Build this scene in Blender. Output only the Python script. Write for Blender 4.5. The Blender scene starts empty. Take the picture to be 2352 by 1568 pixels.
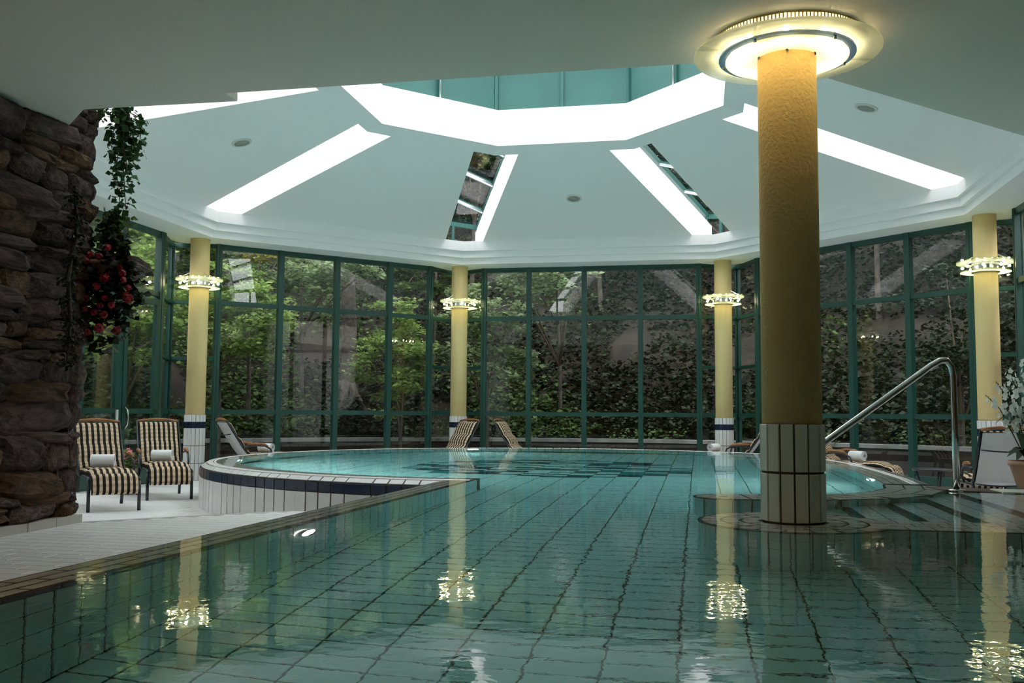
import bpy, bmesh, math, random
import numpy as np
from mathutils import Vector, Matrix
from mathutils.geometry import tessellate_polygon

random.seed(7)
RNG = np.random.default_rng(11)
SC = bpy.context.scene
COL = SC.collection
R = math.radians

# ------------------------------------------------------------------ camera, sky, exposure
cam_data = bpy.data.cameras.new('camera')
cam = bpy.data.objects.new('camera', cam_data)
COL.objects.link(cam)
cam_data.sensor_width = 36.0
cam_data.lens = 2206.0 / 2352.0 * 36.0
cam_data.clip_start = 0.05
cam_data.clip_end = 300
cam.matrix_world = Matrix.Translation((0, 0, 0.65)) @ Matrix.Rotation(R(90) + 0.0756, 4, 'X') @ Matrix.Rotation(0.0069, 4, 'Z')
SC.camera = cam

world = bpy.data.worlds.new('overcast_sky')
SC.world = world
world.use_nodes = True
bg = world.node_tree.nodes['Background']
bg.inputs['Color'].default_value = (0.95, 0.97, 1.0, 1)
bg.inputs['Strength'].default_value = 1.0

vs = SC.view_settings
SC.display_settings.display_device = 'sRGB'
vs.view_transform = 'Standard'
vs.look = 'None'
vs.gamma = 1.0
vs.use_curve_mapping = False
vs.exposure = 2.6

cy = SC.cycles
cy.max_bounces = 10
cy.diffuse_bounces = 7
cy.glossy_bounces = 5
cy.transmission_bounces = 8
cy.transparent_max_bounces = 24
cy.sample_clamp_indirect = 6
cy.sample_clamp_direct = 0
cy.caustics_reflective = False
cy.caustics_refractive = True
cy.use_denoising = True
cy.use_adaptive_sampling = True
cy.adaptive_threshold = 0.02

BULB = 20.0          # strength of the halogen bulbs in the ring lamps
SPOT = 60.0          # strength of the small ceiling downlights
POOL = 3.5           # strength of the underwater lamp in the near channel
POOL_ROUND = 80.0    # strength of the underwater lamps in the round pool

# ------------------------------------------------------------------ measured frame of the building
CX, CY = 0.30, 13.21                 # octagon centre
PHI = R(101.48)                      # bearing of the vertex behind the middle column
OCT = 7.11                           # column ring radius
C22 = math.cos(R(22.5))
EU, EV = Vector((0.982, -0.191)), Vector((0.191, 0.982))
PC, PR = Vector((0.50, 14.10)), 4.35  # round pool
FLOOR, DECK, BASIN = -0.55, -0.30, -1.30
SOFFIT, LOWC = 3.755, 3.07


def uv(u, v, z=None):
    p = Vector((CX, CY)) + EU * u + EV * v
    return p if z is None else Vector((p.x, p.y, z))


def ov(k, r):
    a = PHI - R(45) * k
    return Vector((CX + r * math.cos(a), CY + r * math.sin(a)))


def radial(k):
    a = PHI - R(45) * k
    return Vector((math.cos(a), math.sin(a)))


def side_frame(k):
    a = PHI - R(45) * (k + 0.5)
    n = Vector((math.cos(a), math.sin(a)))
    t = Vector((n.y, -n.x))
    return t, n


def on_side(k, t, apo):
    tt, n = side_frame(k)
    return Vector((CX, CY)) + n * apo + tt * t


def L2(s, n=0.0):                    # along the left pool edge, n = offset into the water
    return Vector((-1.949, 3.728)) + Vector((0.218, 0.976)) * s + Vector((0.976, -0.218)) * n


# ------------------------------------------------------------------ materials
MATS = {}


def new_mat(name):
    m = bpy.data.materials.new(name)
    m.use_nodes = True
    nt = m.node_tree
    nt.nodes.clear()
    out = nt.nodes.new('ShaderNodeOutputMaterial')
    MATS[name] = m
    return m, nt, out


def N(nt, typ, **kw):
    n = nt.nodes.new(typ)
    for k, v in kw.items():
        if k in n.inputs:
            n.inputs[k].default_value = v
        else:
            setattr(n, k, v)
    return n


def pm(name, col, rough=0.5, var=0.0, scale=8.0, bump=0.0, bscale=40.0, metal=0.0, spec=0.5, objvar=0.0, detail=4.0, col2=None, coat=0.0):
    """Principled material with optional colour noise, per-object variation and fine relief."""
    m, nt, out = new_mat(name)
    b = N(nt, 'ShaderNodeBsdfPrincipled', Roughness=rough, Metallic=metal)
    b.inputs['Specular IOR Level'].default_value = spec
    if coat:
        b.inputs['Coat Weight'].default_value = coat
    b.inputs['Base Color'].default_value = (*col, 1)
    nt.links.new(b.outputs[0], out.inputs[0])
    src = None
    tc = N(nt, 'ShaderNodeTexCoord')
    if var or col2:
        nz = N(nt, 'ShaderNodeTexNoise', Scale=scale, Detail=detail)
        nt.links.new(tc.outputs['Object'], nz.inputs['Vector'])
        mx = N(nt, 'ShaderNodeMix', data_type='RGBA')
        c2 = col2 if col2 else tuple(max(0, c * (1 - var)) for c in col)
        c1 = col if col2 else tuple(c * (1 + var * 0.6) for c in col)
        mx.inputs[6].default_value = (*c1, 1)
        mx.inputs[7].default_value = (*c2, 1)
        rp = N(nt, 'ShaderNodeMapRange')
        rp.inputs[1].default_value = 0.35
        rp.inputs[2].default_value = 0.65
        nt.links.new(nz.outputs[0], rp.inputs[0])
        nt.links.new(rp.outputs[0], mx.inputs[0])
        src = mx.outputs[2]
    if objvar:
        oi = N(nt, 'ShaderNodeObjectInfo')
        mr = N(nt, 'ShaderNodeMapRange')
        mr.inputs[3].default_value = 1 - objvar
        mr.inputs[4].default_value = 1 + objvar
        nt.links.new(oi.outputs['Random'], mr.inputs[0])
        hs = N(nt, 'ShaderNodeHueSaturation')
        nt.links.new(mr.outputs[0], hs.inputs['Value'])
        if src:
            nt.links.new(src, hs.inputs['Color'])
        else:
            hs.inputs['Color'].default_value = (*col, 1)
        src = hs.outputs[0]
    if src:
        nt.links.new(src, b.inputs['Base Color'])
    if bump:
        nz = N(nt, 'ShaderNodeTexNoise', Scale=bscale, Detail=3.0)
        nt.links.new(tc.outputs['Object'], nz.inputs['Vector'])
        bp = N(nt, 'ShaderNodeBump', Strength=bump, Distance=0.02)
        nt.links.new(nz.outputs[0], bp.inputs['Height'])
        nt.links.new(bp.outputs[0], b.inputs['Normal'])
    return m


pm('plaster', (0.885, 0.865, 0.855), 0.9, bump=0.05, bscale=60, spec=0.2)
pm('plaster_low', (0.89, 0.84, 0.75), 0.9, bump=0.06, bscale=60, spec=0.2)
pm('wall_beige', (0.55, 0.45, 0.33), 0.9, bump=0.05, bscale=40, spec=0.2)
pm('stucco', (0.78, 0.51, 0.22), 0.85, bump=0.55, bscale=42, spec=0.2)
pm('stucco_far', (0.86, 0.66, 0.32), 0.85, bump=0.15, bscale=70, spec=0.2)
pm('tile_white', (0.74, 0.73, 0.72), 0.25, objvar=0.05)
pm('tile_pool', (0.76, 0.84, 0.83), 0.3, objvar=0.06, var=0.05, scale=3)
pm('tile_rim', (0.75, 0.75, 0.67), 0.3, objvar=0.07)
pm('tile_navy', (0.010, 0.022, 0.055), 0.2, objvar=0.2)
pm('tile_nosing', (0.012, 0.022, 0.028), 0.25, objvar=0.15)
pm('tile_teal', (0.05, 0.28, 0.30), 0.25, objvar=0.25)
pm('tile_floor', (0.74, 0.73, 0.73), 0.45, objvar=0.04)
pm('grout', (0.075, 0.055, 0.040), 0.9, var=0.2)
pm('grout_pool', (0.085, 0.085, 0.06), 0.9, var=0.2)
pm('grout_floor', (0.42, 0.40, 0.40), 0.9)
pm('frame_green', (0.011, 0.060, 0.046), 0.35, spec=0.5)
pm('frame_teal', (0.020, 0.09, 0.075), 0.35)
pm('teal_panel', (0.030, 0.125, 0.108), 0.5, var=0.10, scale=1.2, spec=0.4)
pm('aluminium', (0.80, 0.82, 0.84), 0.25, metal=0.9)
pm('steel', (0.62, 0.60, 0.58), 0.16, metal=1.0)
pm('chrome', (0.85, 0.85, 0.85), 0.1, metal=1.0)
pm('dark_metal', (0.018, 0.020, 0.026), 0.35, spec=0.5)
pm('wood', (0.30, 0.12, 0.035), 0.4, var=0.35, scale=9)
pm('sling', (0.60, 0.59, 0.58), 0.8, bump=0.1, bscale=300)
pm('towel', (0.90, 0.91, 0.93), 0.95, bump=0.5, bscale=220, spec=0.1)
pm('terracotta', (0.52, 0.30, 0.20), 0.8, var=0.2, scale=6)
pm('pot_glaze', (0.55, 0.48, 0.38), 0.5, var=0.35, scale=14)
pm('speaker_grille', (0.40, 0.40, 0.36), 0.6, bump=0.5, bscale=400)
pm('speaker_rim', (0.66, 0.66, 0.60), 0.5)
pm('mirror_blue', (0.22, 0.34, 0.55), 0.3, metal=0.3)
pm('brass', (0.70, 0.55, 0.28), 0.3, metal=0.9)
pm('stone', (0.115, 0.076, 0.066), 0.95, col2=(0.050, 0.037, 0.034), scale=5, bump=1.0, bscale=13, objvar=0.42, spec=0.2)
pm('stone_brown', (0.150, 0.085, 0.052), 0.95, col2=(0.07, 0.045, 0.033), scale=5, bump=1.0, bscale=13, objvar=0.35, spec=0.2)
pm('mortar', (0.022, 0.018, 0.015), 1.0)
pm('plinth', (0.50, 0.47, 0.42), 0.6, objvar=0.06)
pm('soil', (0.030, 0.021, 0.014), 1.0, col2=(0.009, 0.007, 0.005), scale=1.4, bump=0.8, bscale=6)
pm('concrete', (0.24, 0.24, 0.23), 0.9, var=0.3, scale=3, bump=0.3, bscale=20)
pm('bark', (0.085, 0.068, 0.055), 0.95, col2=(0.030, 0.024, 0.02), scale=9, bump=0.9, bscale=16)
pm('twig', (0.12, 0.09, 0.06), 0.9)
pm('petal_red', (0.30, 0.008, 0.02), 0.6, objvar=0.3)
pm('petal_pink', (0.75, 0.20, 0.26), 0.6, objvar=0.3)


def leaf_mat(name, c1, c2, trans=0.35, scale=3.0):
    m, nt, out = new_mat(name)
    tc = N(nt, 'ShaderNodeTexCoord')
    nz = N(nt, 'ShaderNodeTexNoise', Scale=scale, Detail=5.0)
    nt.links.new(tc.outputs['Object'], nz.inputs['Vector'])
    mr = N(nt, 'ShaderNodeMapRange')
    mr.inputs[1].default_value = 0.35
    mr.inputs[2].default_value = 0.65
    nt.links.new(nz.outputs[0], mr.inputs[0])
    mx = N(nt, 'ShaderNodeMix', data_type='RGBA')
    mx.inputs[6].default_value = (*c1, 1)
    mx.inputs[7].default_value = (*c2, 1)
    nt.links.new(mr.outputs[0], mx.inputs[0])
    b = N(nt, 'ShaderNodeBsdfPrincipled', Roughness=0.5)
    b.inputs['Specular IOR Level'].default_value = 0.18
    t = N(nt, 'ShaderNodeBsdfTranslucent')
    s = N(nt, 'ShaderNodeMixShader')
    s.inputs[0].default_value = trans
    nt.links.new(mx.outputs[2], b.inputs['Base Color'])
    nt.links.new(mx.outputs[2], t.inputs['Color'])
    nt.links.new(b.outputs[0], s.inputs[1])
    nt.links.new(t.outputs[0], s.inputs[2])
    nt.links.new(s.outputs[0], out.inputs[0])
    return m


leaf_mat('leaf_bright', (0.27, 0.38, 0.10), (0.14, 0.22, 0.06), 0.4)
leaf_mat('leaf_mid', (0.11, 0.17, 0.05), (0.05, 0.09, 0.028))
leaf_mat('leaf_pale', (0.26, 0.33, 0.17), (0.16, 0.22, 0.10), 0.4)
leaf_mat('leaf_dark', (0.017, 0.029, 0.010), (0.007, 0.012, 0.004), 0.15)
leaf_mat('leaf_yellow', (0.32, 0.27, 0.04), (0.20, 0.20, 0.04))
leaf_mat('leaf_ivy', (0.06, 0.13, 0.045), (0.03, 0.07, 0.025), 0.25, 12)
leaf_mat('petal_white', (0.90, 0.91, 0.86), (0.84, 0.87, 0.80), 0.45, 20)
leaf_mat('leaf_pot', (0.055, 0.10, 0.045), (0.03, 0.06, 0.025), 0.2, 8)


def glass_mat(name, tint, ior=1.5, rough=0.0):
    """thin pane: Fresnel mix of clear transmission and mirror reflection, same from both faces"""
    m, nt, out = new_mat(name)
    geo = N(nt, 'ShaderNodeNewGeometry')
    mr = N(nt, 'ShaderNodeMapRange')
    mr.inputs[3].default_value = ior
    mr.inputs[4].default_value = 1 / ior
    nt.links.new(geo.outputs['Backfacing'], mr.inputs[0])
    fr = N(nt, 'ShaderNodeFresnel')
    nt.links.new(mr.outputs[0], fr.inputs['IOR'])
    tr = N(nt, 'ShaderNodeBsdfTransparent')
    tr.inputs[0].default_value = (*tint, 1)
    gl = N(nt, 'ShaderNodeBsdfGlossy', Roughness=rough)
    mx = N(nt, 'ShaderNodeMixShader')
    nt.links.new(fr.outputs[0], mx.inputs[0])
    nt.links.new(tr.outputs[0], mx.inputs[1])
    nt.links.new(gl.outputs[0], mx.inputs[2])
    nt.links.new(mx.outputs[0], out.inputs[0])
    return m


glass_mat('glass', (0.94, 0.96, 0.95), 1.52)
glass_mat('glass_disc', (0.86, 0.95, 0.80), 1.5)


def frost():
    m, nt, out = new_mat('frosted_glass')
    t = N(nt, 'ShaderNodeBsdfTranslucent')
    t.inputs[0].default_value = (0.95, 0.98, 0.91, 1)
    d = N(nt, 'ShaderNodeBsdfDiffuse')
    d.inputs[0].default_value = (0.55, 0.62, 0.55, 1)
    tr = N(nt, 'ShaderNodeBsdfTransparent')
    tr.inputs[0].default_value = (0.90, 0.97, 0.88, 1)
    g = N(nt, 'ShaderNodeBsdfGlossy', Roughness=0.15)
    a = N(nt, 'ShaderNodeMixShader')
    a.inputs[0].default_value = 0.30
    b = N(nt, 'ShaderNodeMixShader')
    b.inputs[0].default_value = 0.34
    c = N(nt, 'ShaderNodeMixShader')
    c.inputs[0].default_value = 0.05
    L = nt.links.new
    L(t.outputs[0], a.inputs[1]); L(d.outputs[0], a.inputs[2])
    L(a.outputs[0], b.inputs[1]); L(tr.outputs[0], b.inputs[2])
    L(b.outputs[0], c.inputs[1]); L(g.outputs[0], c.inputs[2])
    L(c.outputs[0], out.inputs[0])


frost()


def emit_mat(name, col, strength):
    m, nt, out = new_mat(name)
    e = N(nt, 'ShaderNodeEmission', Strength=strength)
    e.inputs[0].default_value = (*col, 1)
    nt.links.new(e.outputs[0], out.inputs[0])


emit_mat('bulb', (1.0, 0.80, 0.49), BULB)
emit_mat('spot', (1.0, 0.66, 0.34), SPOT)
emit_mat('pool_bulb', (1.0, 0.93, 0.80), POOL)
emit_mat('pool_bulb_cool', (1.0, 0.95, 0.92), POOL_ROUND)


def water_mat():
    m, nt, out = new_mat('water')
    g = N(nt, 'ShaderNodeBsdfGlass', IOR=1.333, Roughness=0.0)
    tc = N(nt, 'ShaderNodeTexCoord')
    mp = N(nt, 'ShaderNodeMapping')
    mp.inputs['Scale'].default_value = (1.0, 1.0, 1.0)
    nt.links.new(tc.outputs['Object'], mp.inputs[0])
    n1 = N(nt, 'ShaderNodeTexNoise', Scale=1.1, Detail=1.0)
    n2 = N(nt, 'ShaderNodeTexNoise', Scale=10.0, Detail=2.5)
    n3 = N(nt, 'ShaderNodeTexNoise', Scale=0.35, Detail=1.0)
    for n in (n1, n2, n3):
        nt.links.new(mp.outputs[0], n.inputs['Vector'])
    pw = N(nt, 'ShaderNodeMapRange')      # ripples come in patches
    pw.inputs[1].default_value = 0.42
    pw.inputs[2].default_value = 0.66
    pw.inputs[3].default_value = 0.10
    pw.inputs[4].default_value = 0.48
    nt.links.new(n3.outputs[0], pw.inputs[0])
    mu = N(nt, 'ShaderNodeMath', operation='MULTIPLY')
    nt.links.new(n2.outputs[0], mu.inputs[0])
    nt.links.new(pw.outputs[0], mu.inputs[1])
    ad = N(nt, 'ShaderNodeMath', operation='ADD')
    nt.links.new(n1.outputs[0], ad.inputs[0])
    nt.links.new(mu.outputs[0], ad.inputs[1])
    bp = N(nt, 'ShaderNodeBump', Strength=1.0, Distance=0.0045)
    nt.links.new(ad.outputs[0], bp.inputs['Height'])
    nt.links.new(bp.outputs[0], g.inputs['Normal'])
    nt.links.new(g.outputs[0], out.inputs['Surface'])
    va = N(nt, 'ShaderNodeVolumeAbsorption', Density=0.39)
    va.inputs[0].default_value = (0.39, 0.92, 0.93, 1)
    nt.links.new(va.outputs[0], out.inputs['Volume'])


water_mat()


def cushion_mat():
    m, nt, out = new_mat('cushion_stripe')
    u = N(nt, 'ShaderNodeUVMap')
    sp = N(nt, 'ShaderNodeSeparateXYZ')
    nt.links.new(u.outputs[0], sp.inputs[0])

    def wave(src, freq, lo, hi, ph=0.0):
        a = N(nt, 'ShaderNodeMath', operation='MULTIPLY_ADD')
        a.inputs[1].default_value = freq * 2 * math.pi
        a.inputs[2].default_value = ph
        nt.links.new(src, a.inputs[0])
        s = N(nt, 'ShaderNodeMath', operation='COSINE')
        nt.links.new(a.outputs[0], s.inputs[0])
        r = N(nt, 'ShaderNodeMapRange')
        r.inputs[1].default_value = lo
        r.inputs[2].default_value = hi
        nt.links.new(s.outputs[0], r.inputs[0])
        return r.outputs[0]
    stripe = wave(sp.outputs[0], 14.6, -0.15, 0.15)          # black | cream stripes
    cross = wave(sp.outputs[1], 16.0, -0.9, 0.6)             # soft check along the length
    m1 = N(nt, 'ShaderNodeMix', data_type='RGBA')
    m1.inputs[6].default_value = (0.50, 0.35, 0.22, 1)
    m1.inputs[7].default_value = (0.66, 0.53, 0.38, 1)
    nt.links.new(cross, m1.inputs[0])
    m2 = N(nt, 'ShaderNodeMix', data_type='RGBA')
    m2.inputs[6].default_value = (0.018, 0.016, 0.014, 1)
    m2.inputs[7].default_value = (0.026, 0.023, 0.019, 1)
    nt.links.new(cross, m2.inputs[0])
    m3 = N(nt, 'ShaderNodeMix', data_type='RGBA')
    nt.links.new(stripe, m3.inputs[0])
    nt.links.new(m1.outputs[2], m3.inputs[6])
    nt.links.new(m2.outputs[2], m3.inputs[7])
    b = N(nt, 'ShaderNodeBsdfPrincipled', Roughness=0.9)
    b.inputs['Specular IOR Level'].default_value = 0.1
    nt.links.new(m3.outputs[2], b.inputs['Base Color'])
    nt.links.new(b.outputs[0], out.inputs[0])


cushion_mat()


# ------------------------------------------------------------------ mesh helpers
class MB:
    def __init__(self):
        self.v, self.f = [], []

    def add(self, vs, fs):
        o = len(self.v)
        self.v += [tuple(p) for p in vs]
        self.f += [tuple(i + o for i in f) for f in fs]
        return self

    def box(self, c, s, m=None):
        x, y, z = s[0] / 2, s[1] / 2, s[2] / 2
        P = [Vector((a * x, b * y, d * z)) for a in (-1, 1) for b in (-1, 1) for d in (-1, 1)]
        if m is not None:
            P = [m @ p for p in P]
        c = Vector(c)
        return self.add([p + c for p in P], [(0, 1, 3, 2), (4, 6, 7, 5), (0, 4, 5, 1), (2, 3, 7, 6), (0, 2, 6, 4), (1, 5, 7, 3)])

    def bar(self, a, b, w, h, up=(0, 0, 1)):
        """box beam from a to b, w sideways, h along up"""
        a, b = Vector(a), Vector(b)
        y = (b - a).normalized()
        x = y.cross(Vector(up)).normalized()
        z = x.cross(y)
        m = Matrix((x, y, z)).transposed()
        return self.box((a + b) / 2, (w, (b - a).length, h), m)

    def prism(self, poly, z0, z1):
        n = len(poly)
        A = [(p[0], p[1], z0(p) if callable(z0) else z0) for p in poly]
        B = [(p[0], p[1], z1(p) if callable(z1) else z1) for p in poly]
        tri = tessellate_polygon([[Vector((p[0], p[1], 0)) for p in poly]])
        area = sum(poly[i][0] * poly[(i + 1) % n][1] - poly[(i + 1) % n][0] * poly[i][1] for i in range(n))
        fs = []
        for t in tri:
            a, b, c = (Vector(poly[i][:2]) for i in t)
            up = (b - a).cross(c - a) > 0
            t = tuple(t) if up else tuple(reversed(t))
            fs.append(tuple(i + n for i in t))
            fs.append(tuple(reversed(t)))
        for i in range(n):
            j = (i + 1) % n
            q = (i, j, j + n, i + n)
            fs.append(q if area > 0 else tuple(reversed(q)))
        return self.add(A + B, fs)

    def tube(self, path, r, seg=10, caps=True):
        P = [Vector(p) for p in path]
        rr = r if isinstance(r, (list, tuple)) else [r] * len(P)
        t0 = (P[1] - P[0]).normalized()
        up = Vector((0, 0, 1)) if abs(t0.z) < 0.9 else Vector((1, 0, 0))
        x = t0.cross(up).normalized()
        vs_, fs = [], []
        for i, p in enumerate(P):
            t = (P[min(i + 1, len(P) - 1)] - P[max(i - 1, 0)]).normalized()
            x = (x - t * x.dot(t)).normalized()
            y = t.cross(x)
            for k in range(seg):
                a = 2 * math.pi * k / seg
                vs_.append(p + (x * math.cos(a) + y * math.sin(a)) * rr[i])
        for i in range(len(P) - 1):
            for k in range(seg):
                k2 = (k + 1) % seg
                fs.append((i * seg + k, i * seg + k2, (i + 1) * seg + k2, (i + 1) * seg + k))
        if caps:
            fs.append(tuple(reversed(range(seg))))
            fs.append(tuple(range((len(P) - 1) * seg, len(P) * seg)))
        return self.add(vs_, fs)

    def lathe(self, prof, seg=32, c=(0, 0, 0), closed=False, ph=0.0):
        c = Vector(c)
        vs_, fs = [], []
        n = len(prof)
        for k in range(seg):
            a = 2 * math.pi * k / seg + ph
            for r_, z in prof:
                vs_.append(c + Vector((r_ * math.cos(a), r_ * math.sin(a), z)))
        for k in range(seg):
            k2 = (k + 1) % seg
            for i in range(n if closed else n - 1):
                j = (i + 1) % n
                fs.append((k * n + i, k2 * n + i, k2 * n + j, k * n + j))
        return self.add(vs_, fs)

    def sweep(self, path, prof, side=1.0, closed_prof=True):
        """path: 2D points; prof: (outward offset, z); outward = right of travel * side"""
        n, m = len(path), len(prof)
        vs_, fs = [], []
        P = [Vector(p) for p in path]
        for i in range(n):
            d0 = (P[i] - P[i - 1]).normalized() if i else (P[1] - P[0]).normalized()
            d1 = (P[i + 1] - P[i]).normalized() if i < n - 1 else d0
            nn = Vector((d0.y + d1.y, -d0.x - d1.x)).normalized() * side
            k = 1 / max(0.5, nn.dot(Vector((d0.y, -d0.x)) * side))
            for o, z in prof:
                q = P[i] + nn * o * k
                vs_.append((q.x, q.y, z))
        for i in range(n - 1):
            for j in range(m if closed_prof else m - 1):
                j2 = (j + 1) % m
                q = (i * m + j, (i + 1) * m + j, (i + 1) * m + j2, i * m + j2)
                fs.append(q if side > 0 else tuple(reversed(q)))
        if closed_prof:
            fs.append(tuple(range(m)) if side > 0 else tuple(reversed(range(m))))
            fs.append(tuple(reversed(range((n - 1) * m, n * m))) if side > 0 else tuple(range((n - 1) * m, n * m)))
        return self.add(vs_, fs)

    def data(self, name, mat, smooth=False, fix=True):
        me = bpy.data.meshes.new(name)
        me.from_pydata(self.v, [], self.f)
        if fix:
            bm = bmesh.new()
            bm.from_mesh(me)
            bmesh.ops.recalc_face_normals(bm, faces=bm.faces)
            bm.to_mesh(me)
            bm.free()
        me.materials.append(MATS[mat])
        if smooth:
            me.polygons.foreach_set('use_smooth', [True] * len(me.polygons))
        me.update()
        return me

    def build(self, name, mat, parent=None, smooth=False, fix=True):
        return link(name, self.data(name, mat, smooth, fix), parent)


def link(name, me, parent=None, mw=None):
    o = bpy.data.objects.new(name, me)
    COL.objects.link(o)
    if parent is not None:
        o.parent = parent
    if mw is not None:
        o.matrix_local = mw
    return o


def tag(o, label=None, cat=None, group=None, kind=None):
    if label: o['label'] = label
    if cat: o['category'] = cat
    if group: o['group'] = group
    if kind: o['kind'] = kind
    return o


def empty(name, loc=(0, 0, 0), rz=0.0):
    o = bpy.data.objects.new(name, None)
    COL.objects.link(o)
    o.location = loc
    o.rotation_euler = (0, 0, rz)
    o.empty_display_size = 0.2
    return o


def struct(o, label, cat):
    return tag(o, label, cat, kind='structure')


KIDS = {}


def copy_tree(o, parent=None):
    c = o.copy()
    COL.objects.link(c)
    c.parent = parent
    for ch in o.children:
        copy_tree(ch, c)
    return c


UNIT = {}


def unit_tile(mat):
    """slightly pillowed unit tile, top at z=0, used for every tile piece of that colour"""
    if mat not in UNIT:
        m = MB()
        e = 0.485
        P = [(-.5, -.5, -1), (.5, -.5, -1), (.5, .5, -1), (-.5, .5, -1), (-.5, -.5, -.25), (.5, -.5, -.25), (.5, .5, -.25), (-.5, .5, -.25),
             (-e, -e, 0), (e, -e, 0), (e, e, 0), (-e, e, 0)]
        F = [(3, 2, 1, 0), (8, 9, 10, 11)]
        for i in range(4):
            j = (i + 1) % 4
            F += [(i, j, j + 4, i + 4), (i + 4, j + 4, j + 8, i + 8)]
        m.add(P, F)
        UNIT[mat] = (m.data('tile', mat), P, F)
    return UNIT[mat]


EYE = Vector((0, 0, 0.65))


def frame(xa, ya):
    x = Vector(xa).normalized()
    z = x.cross(Vector(ya)).normalized()
    y = z.cross(x)
    return Matrix((x, y, z)).transposed()


def in_view(p):
    return p.y > 1.5 and -0.60 < p.x / p.y < 0.60


def tiles(parent, lst, limit=300, name='tile', stuff='tiles'):
    """lst: (centre of outer face, 3x3 axes, (w, l, thickness), material). The nearest LIMIT in view are parts, the rest one mesh per colour."""
    lst = sorted(lst, key=lambda t: (not in_view(t[0]), (t[0] - EYE).length))
    for c, m, s, mat in lst[:limit]:
        me = unit_tile(mat)[0]
        mw = Matrix.Translation(c) @ m.to_4x4() @ Matrix.Diagonal((s[0], s[1], s[2], 1))
        link(name, me, parent, mw)
    rest = {}
    for t in lst[limit:]:
        rest.setdefault(t[3], []).append(t)
    for mat, ts in rest.items():
        mb = MB()
        _, P, F = unit_tile(mat)
        for c, m, s, _ in ts:
            mb.add([c + m @ Vector((p[0] * s[0], p[1] * s[1], p[2] * s[2])) for p in P], F)
        tag(mb.build(stuff, mat, parent, fix=False), kind='stuff')


# ------------------------------------------------------------------ ceiling: octagonal dome with radial slots
R1, Z1, RO, ZO = 2.83, 5.18, 6.65, 4.215
SLOPE = (ZO - Z1) / ((RO - R1) * C22)
THK = 0.62


def panel_z(k, p):
    _, n = side_frame(k)
    return Z1 + SLOPE * (n.dot(Vector(p[:2]) - Vector((CX, CY))) - R1 * C22)


ceiling = MB()
prof = [(6.78, SOFFIT), (7.72, SOFFIT), (7.72, 4.22), (6.65, 4.22), (6.65, 4.02), (6.715, 4.02), (6.715, 3.885), (6.78, 3.885)]
ceiling.lathe(prof, 8, (CX, CY, 0), closed=True, ph=PHI)
ceiling = struct(ceiling.build('ceiling', 'plaster'), 'white octagonal stepped cornice and sloped ceiling panels under the central roof light', 'ceiling')
for k in range(8):
    ta, tb = radial(k), radial(k + 1)

    def rel(kk, rad, tan):
        rr = radial(kk)
        return Vector((CX, CY)) + rr * rad + Vector((rr.y, -rr.x)) * tan
    hw, kr, ro = 0.39, 3.14, 7.685
    t22 = math.tan(R(22.5))
    poly = [ov(k, R1), ov(k + 1, R1), rel(k + 1, kr, 0), rel(k + 1, kr - hw * t22, -hw), rel(k + 1, ro - hw * t22, -hw),
            rel(k, ro - hw * t22, hw), rel(k, kr - hw * t22, hw), rel(k, kr, 0)]
    m = MB().prism(poly, lambda p: panel_z(k, p), lambda p: panel_z(k, p) + THK)
    m.build('ceiling_panel', 'plaster', ceiling)

# lantern above the ring: teal sheet wall with standing seams, glazed pyramid over it
lan = MB()
rl, zb, zt = 2.96, Z1 + THK - 0.03, 6.70
lan.lathe([(rl + 0.03, zb), (rl + 0.12, zb), (rl + 0.12, zt), (rl + 0.03, zt)], 8, (CX, CY, 0), closed=True, ph=PHI)
lan = struct(lan.build('wall_lantern', 'teal_panel'), 'teal sheet clad upstand wall of the roof lantern above the white ring', 'wall')
for k in range(8):
    t, n = side_frame(k)
    a = rl * C22
    h = rl * math.sin(R(22.5))
    for i in range(2):
        t0, t1 = -h + i * h + 0.02, -h + (i + 1) * h - 0.02
        c = on_side(k, (t0 + t1) / 2, a + 0.015)
        mm = frame((t.x, t.y, 0), (0, 0, 1))
        MB().box((c.x, c.y, (zb + zt) / 2), (t1 - t0, zt - zb - 0.02, 0.03), mm).build('panel', 'teal_panel', lan)
        c = on_side(k, -h + i * h, a - 0.012)
        MB().box((c.x, c.y, (zb + zt) / 2), (0.05, zt - zb, 0.06), mm).build('seam', 'teal_panel', lan)
roof = MB()
for k in range(8):
    a, b = ov(k, rl), Vector((CX, CY))
    roof.bar((a.x, a.y, zt), (b.x, b.y, 7.4), 0.07, 0.12)
    c = ov(k + 1, rl)
    roof.bar((a.x, a.y, zt + 0.03), (c.x, c.y, zt + 0.03), 0.09, 0.10)
roof = struct(roof.build('window_lantern', 'frame_teal'), 'teal glazing bars and clear panes roofing the octagonal lantern', 'roof light')
for k in range(8):
    a, c = ov(k, rl - 0.03), ov(k + 1, rl - 0.03)
    MB().add([(a.x, a.y, zt + 0.06), (c.x, c.y, zt + 0.06), (CX, CY, 7.44)], [(0, 1, 2)]).build('pane', 'glass', roof)
for k, s in ((-1, -0.02), (1, -0.02)):
    c = on_side(k, s, 2.96 * C22 - 0.07)
    p = MB().tube([(c.x, c.y, Z1 + THK), (c.x, c.y, 6.68)], 0.014, 8).build('hanging_rod', 'aluminium', None, True)
    tag(p, 'thin white rod standing against teal lantern wall, %s of the two' % ('left' if k < 0 else 'right'), 'rod', 'rods in the lantern')

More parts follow.
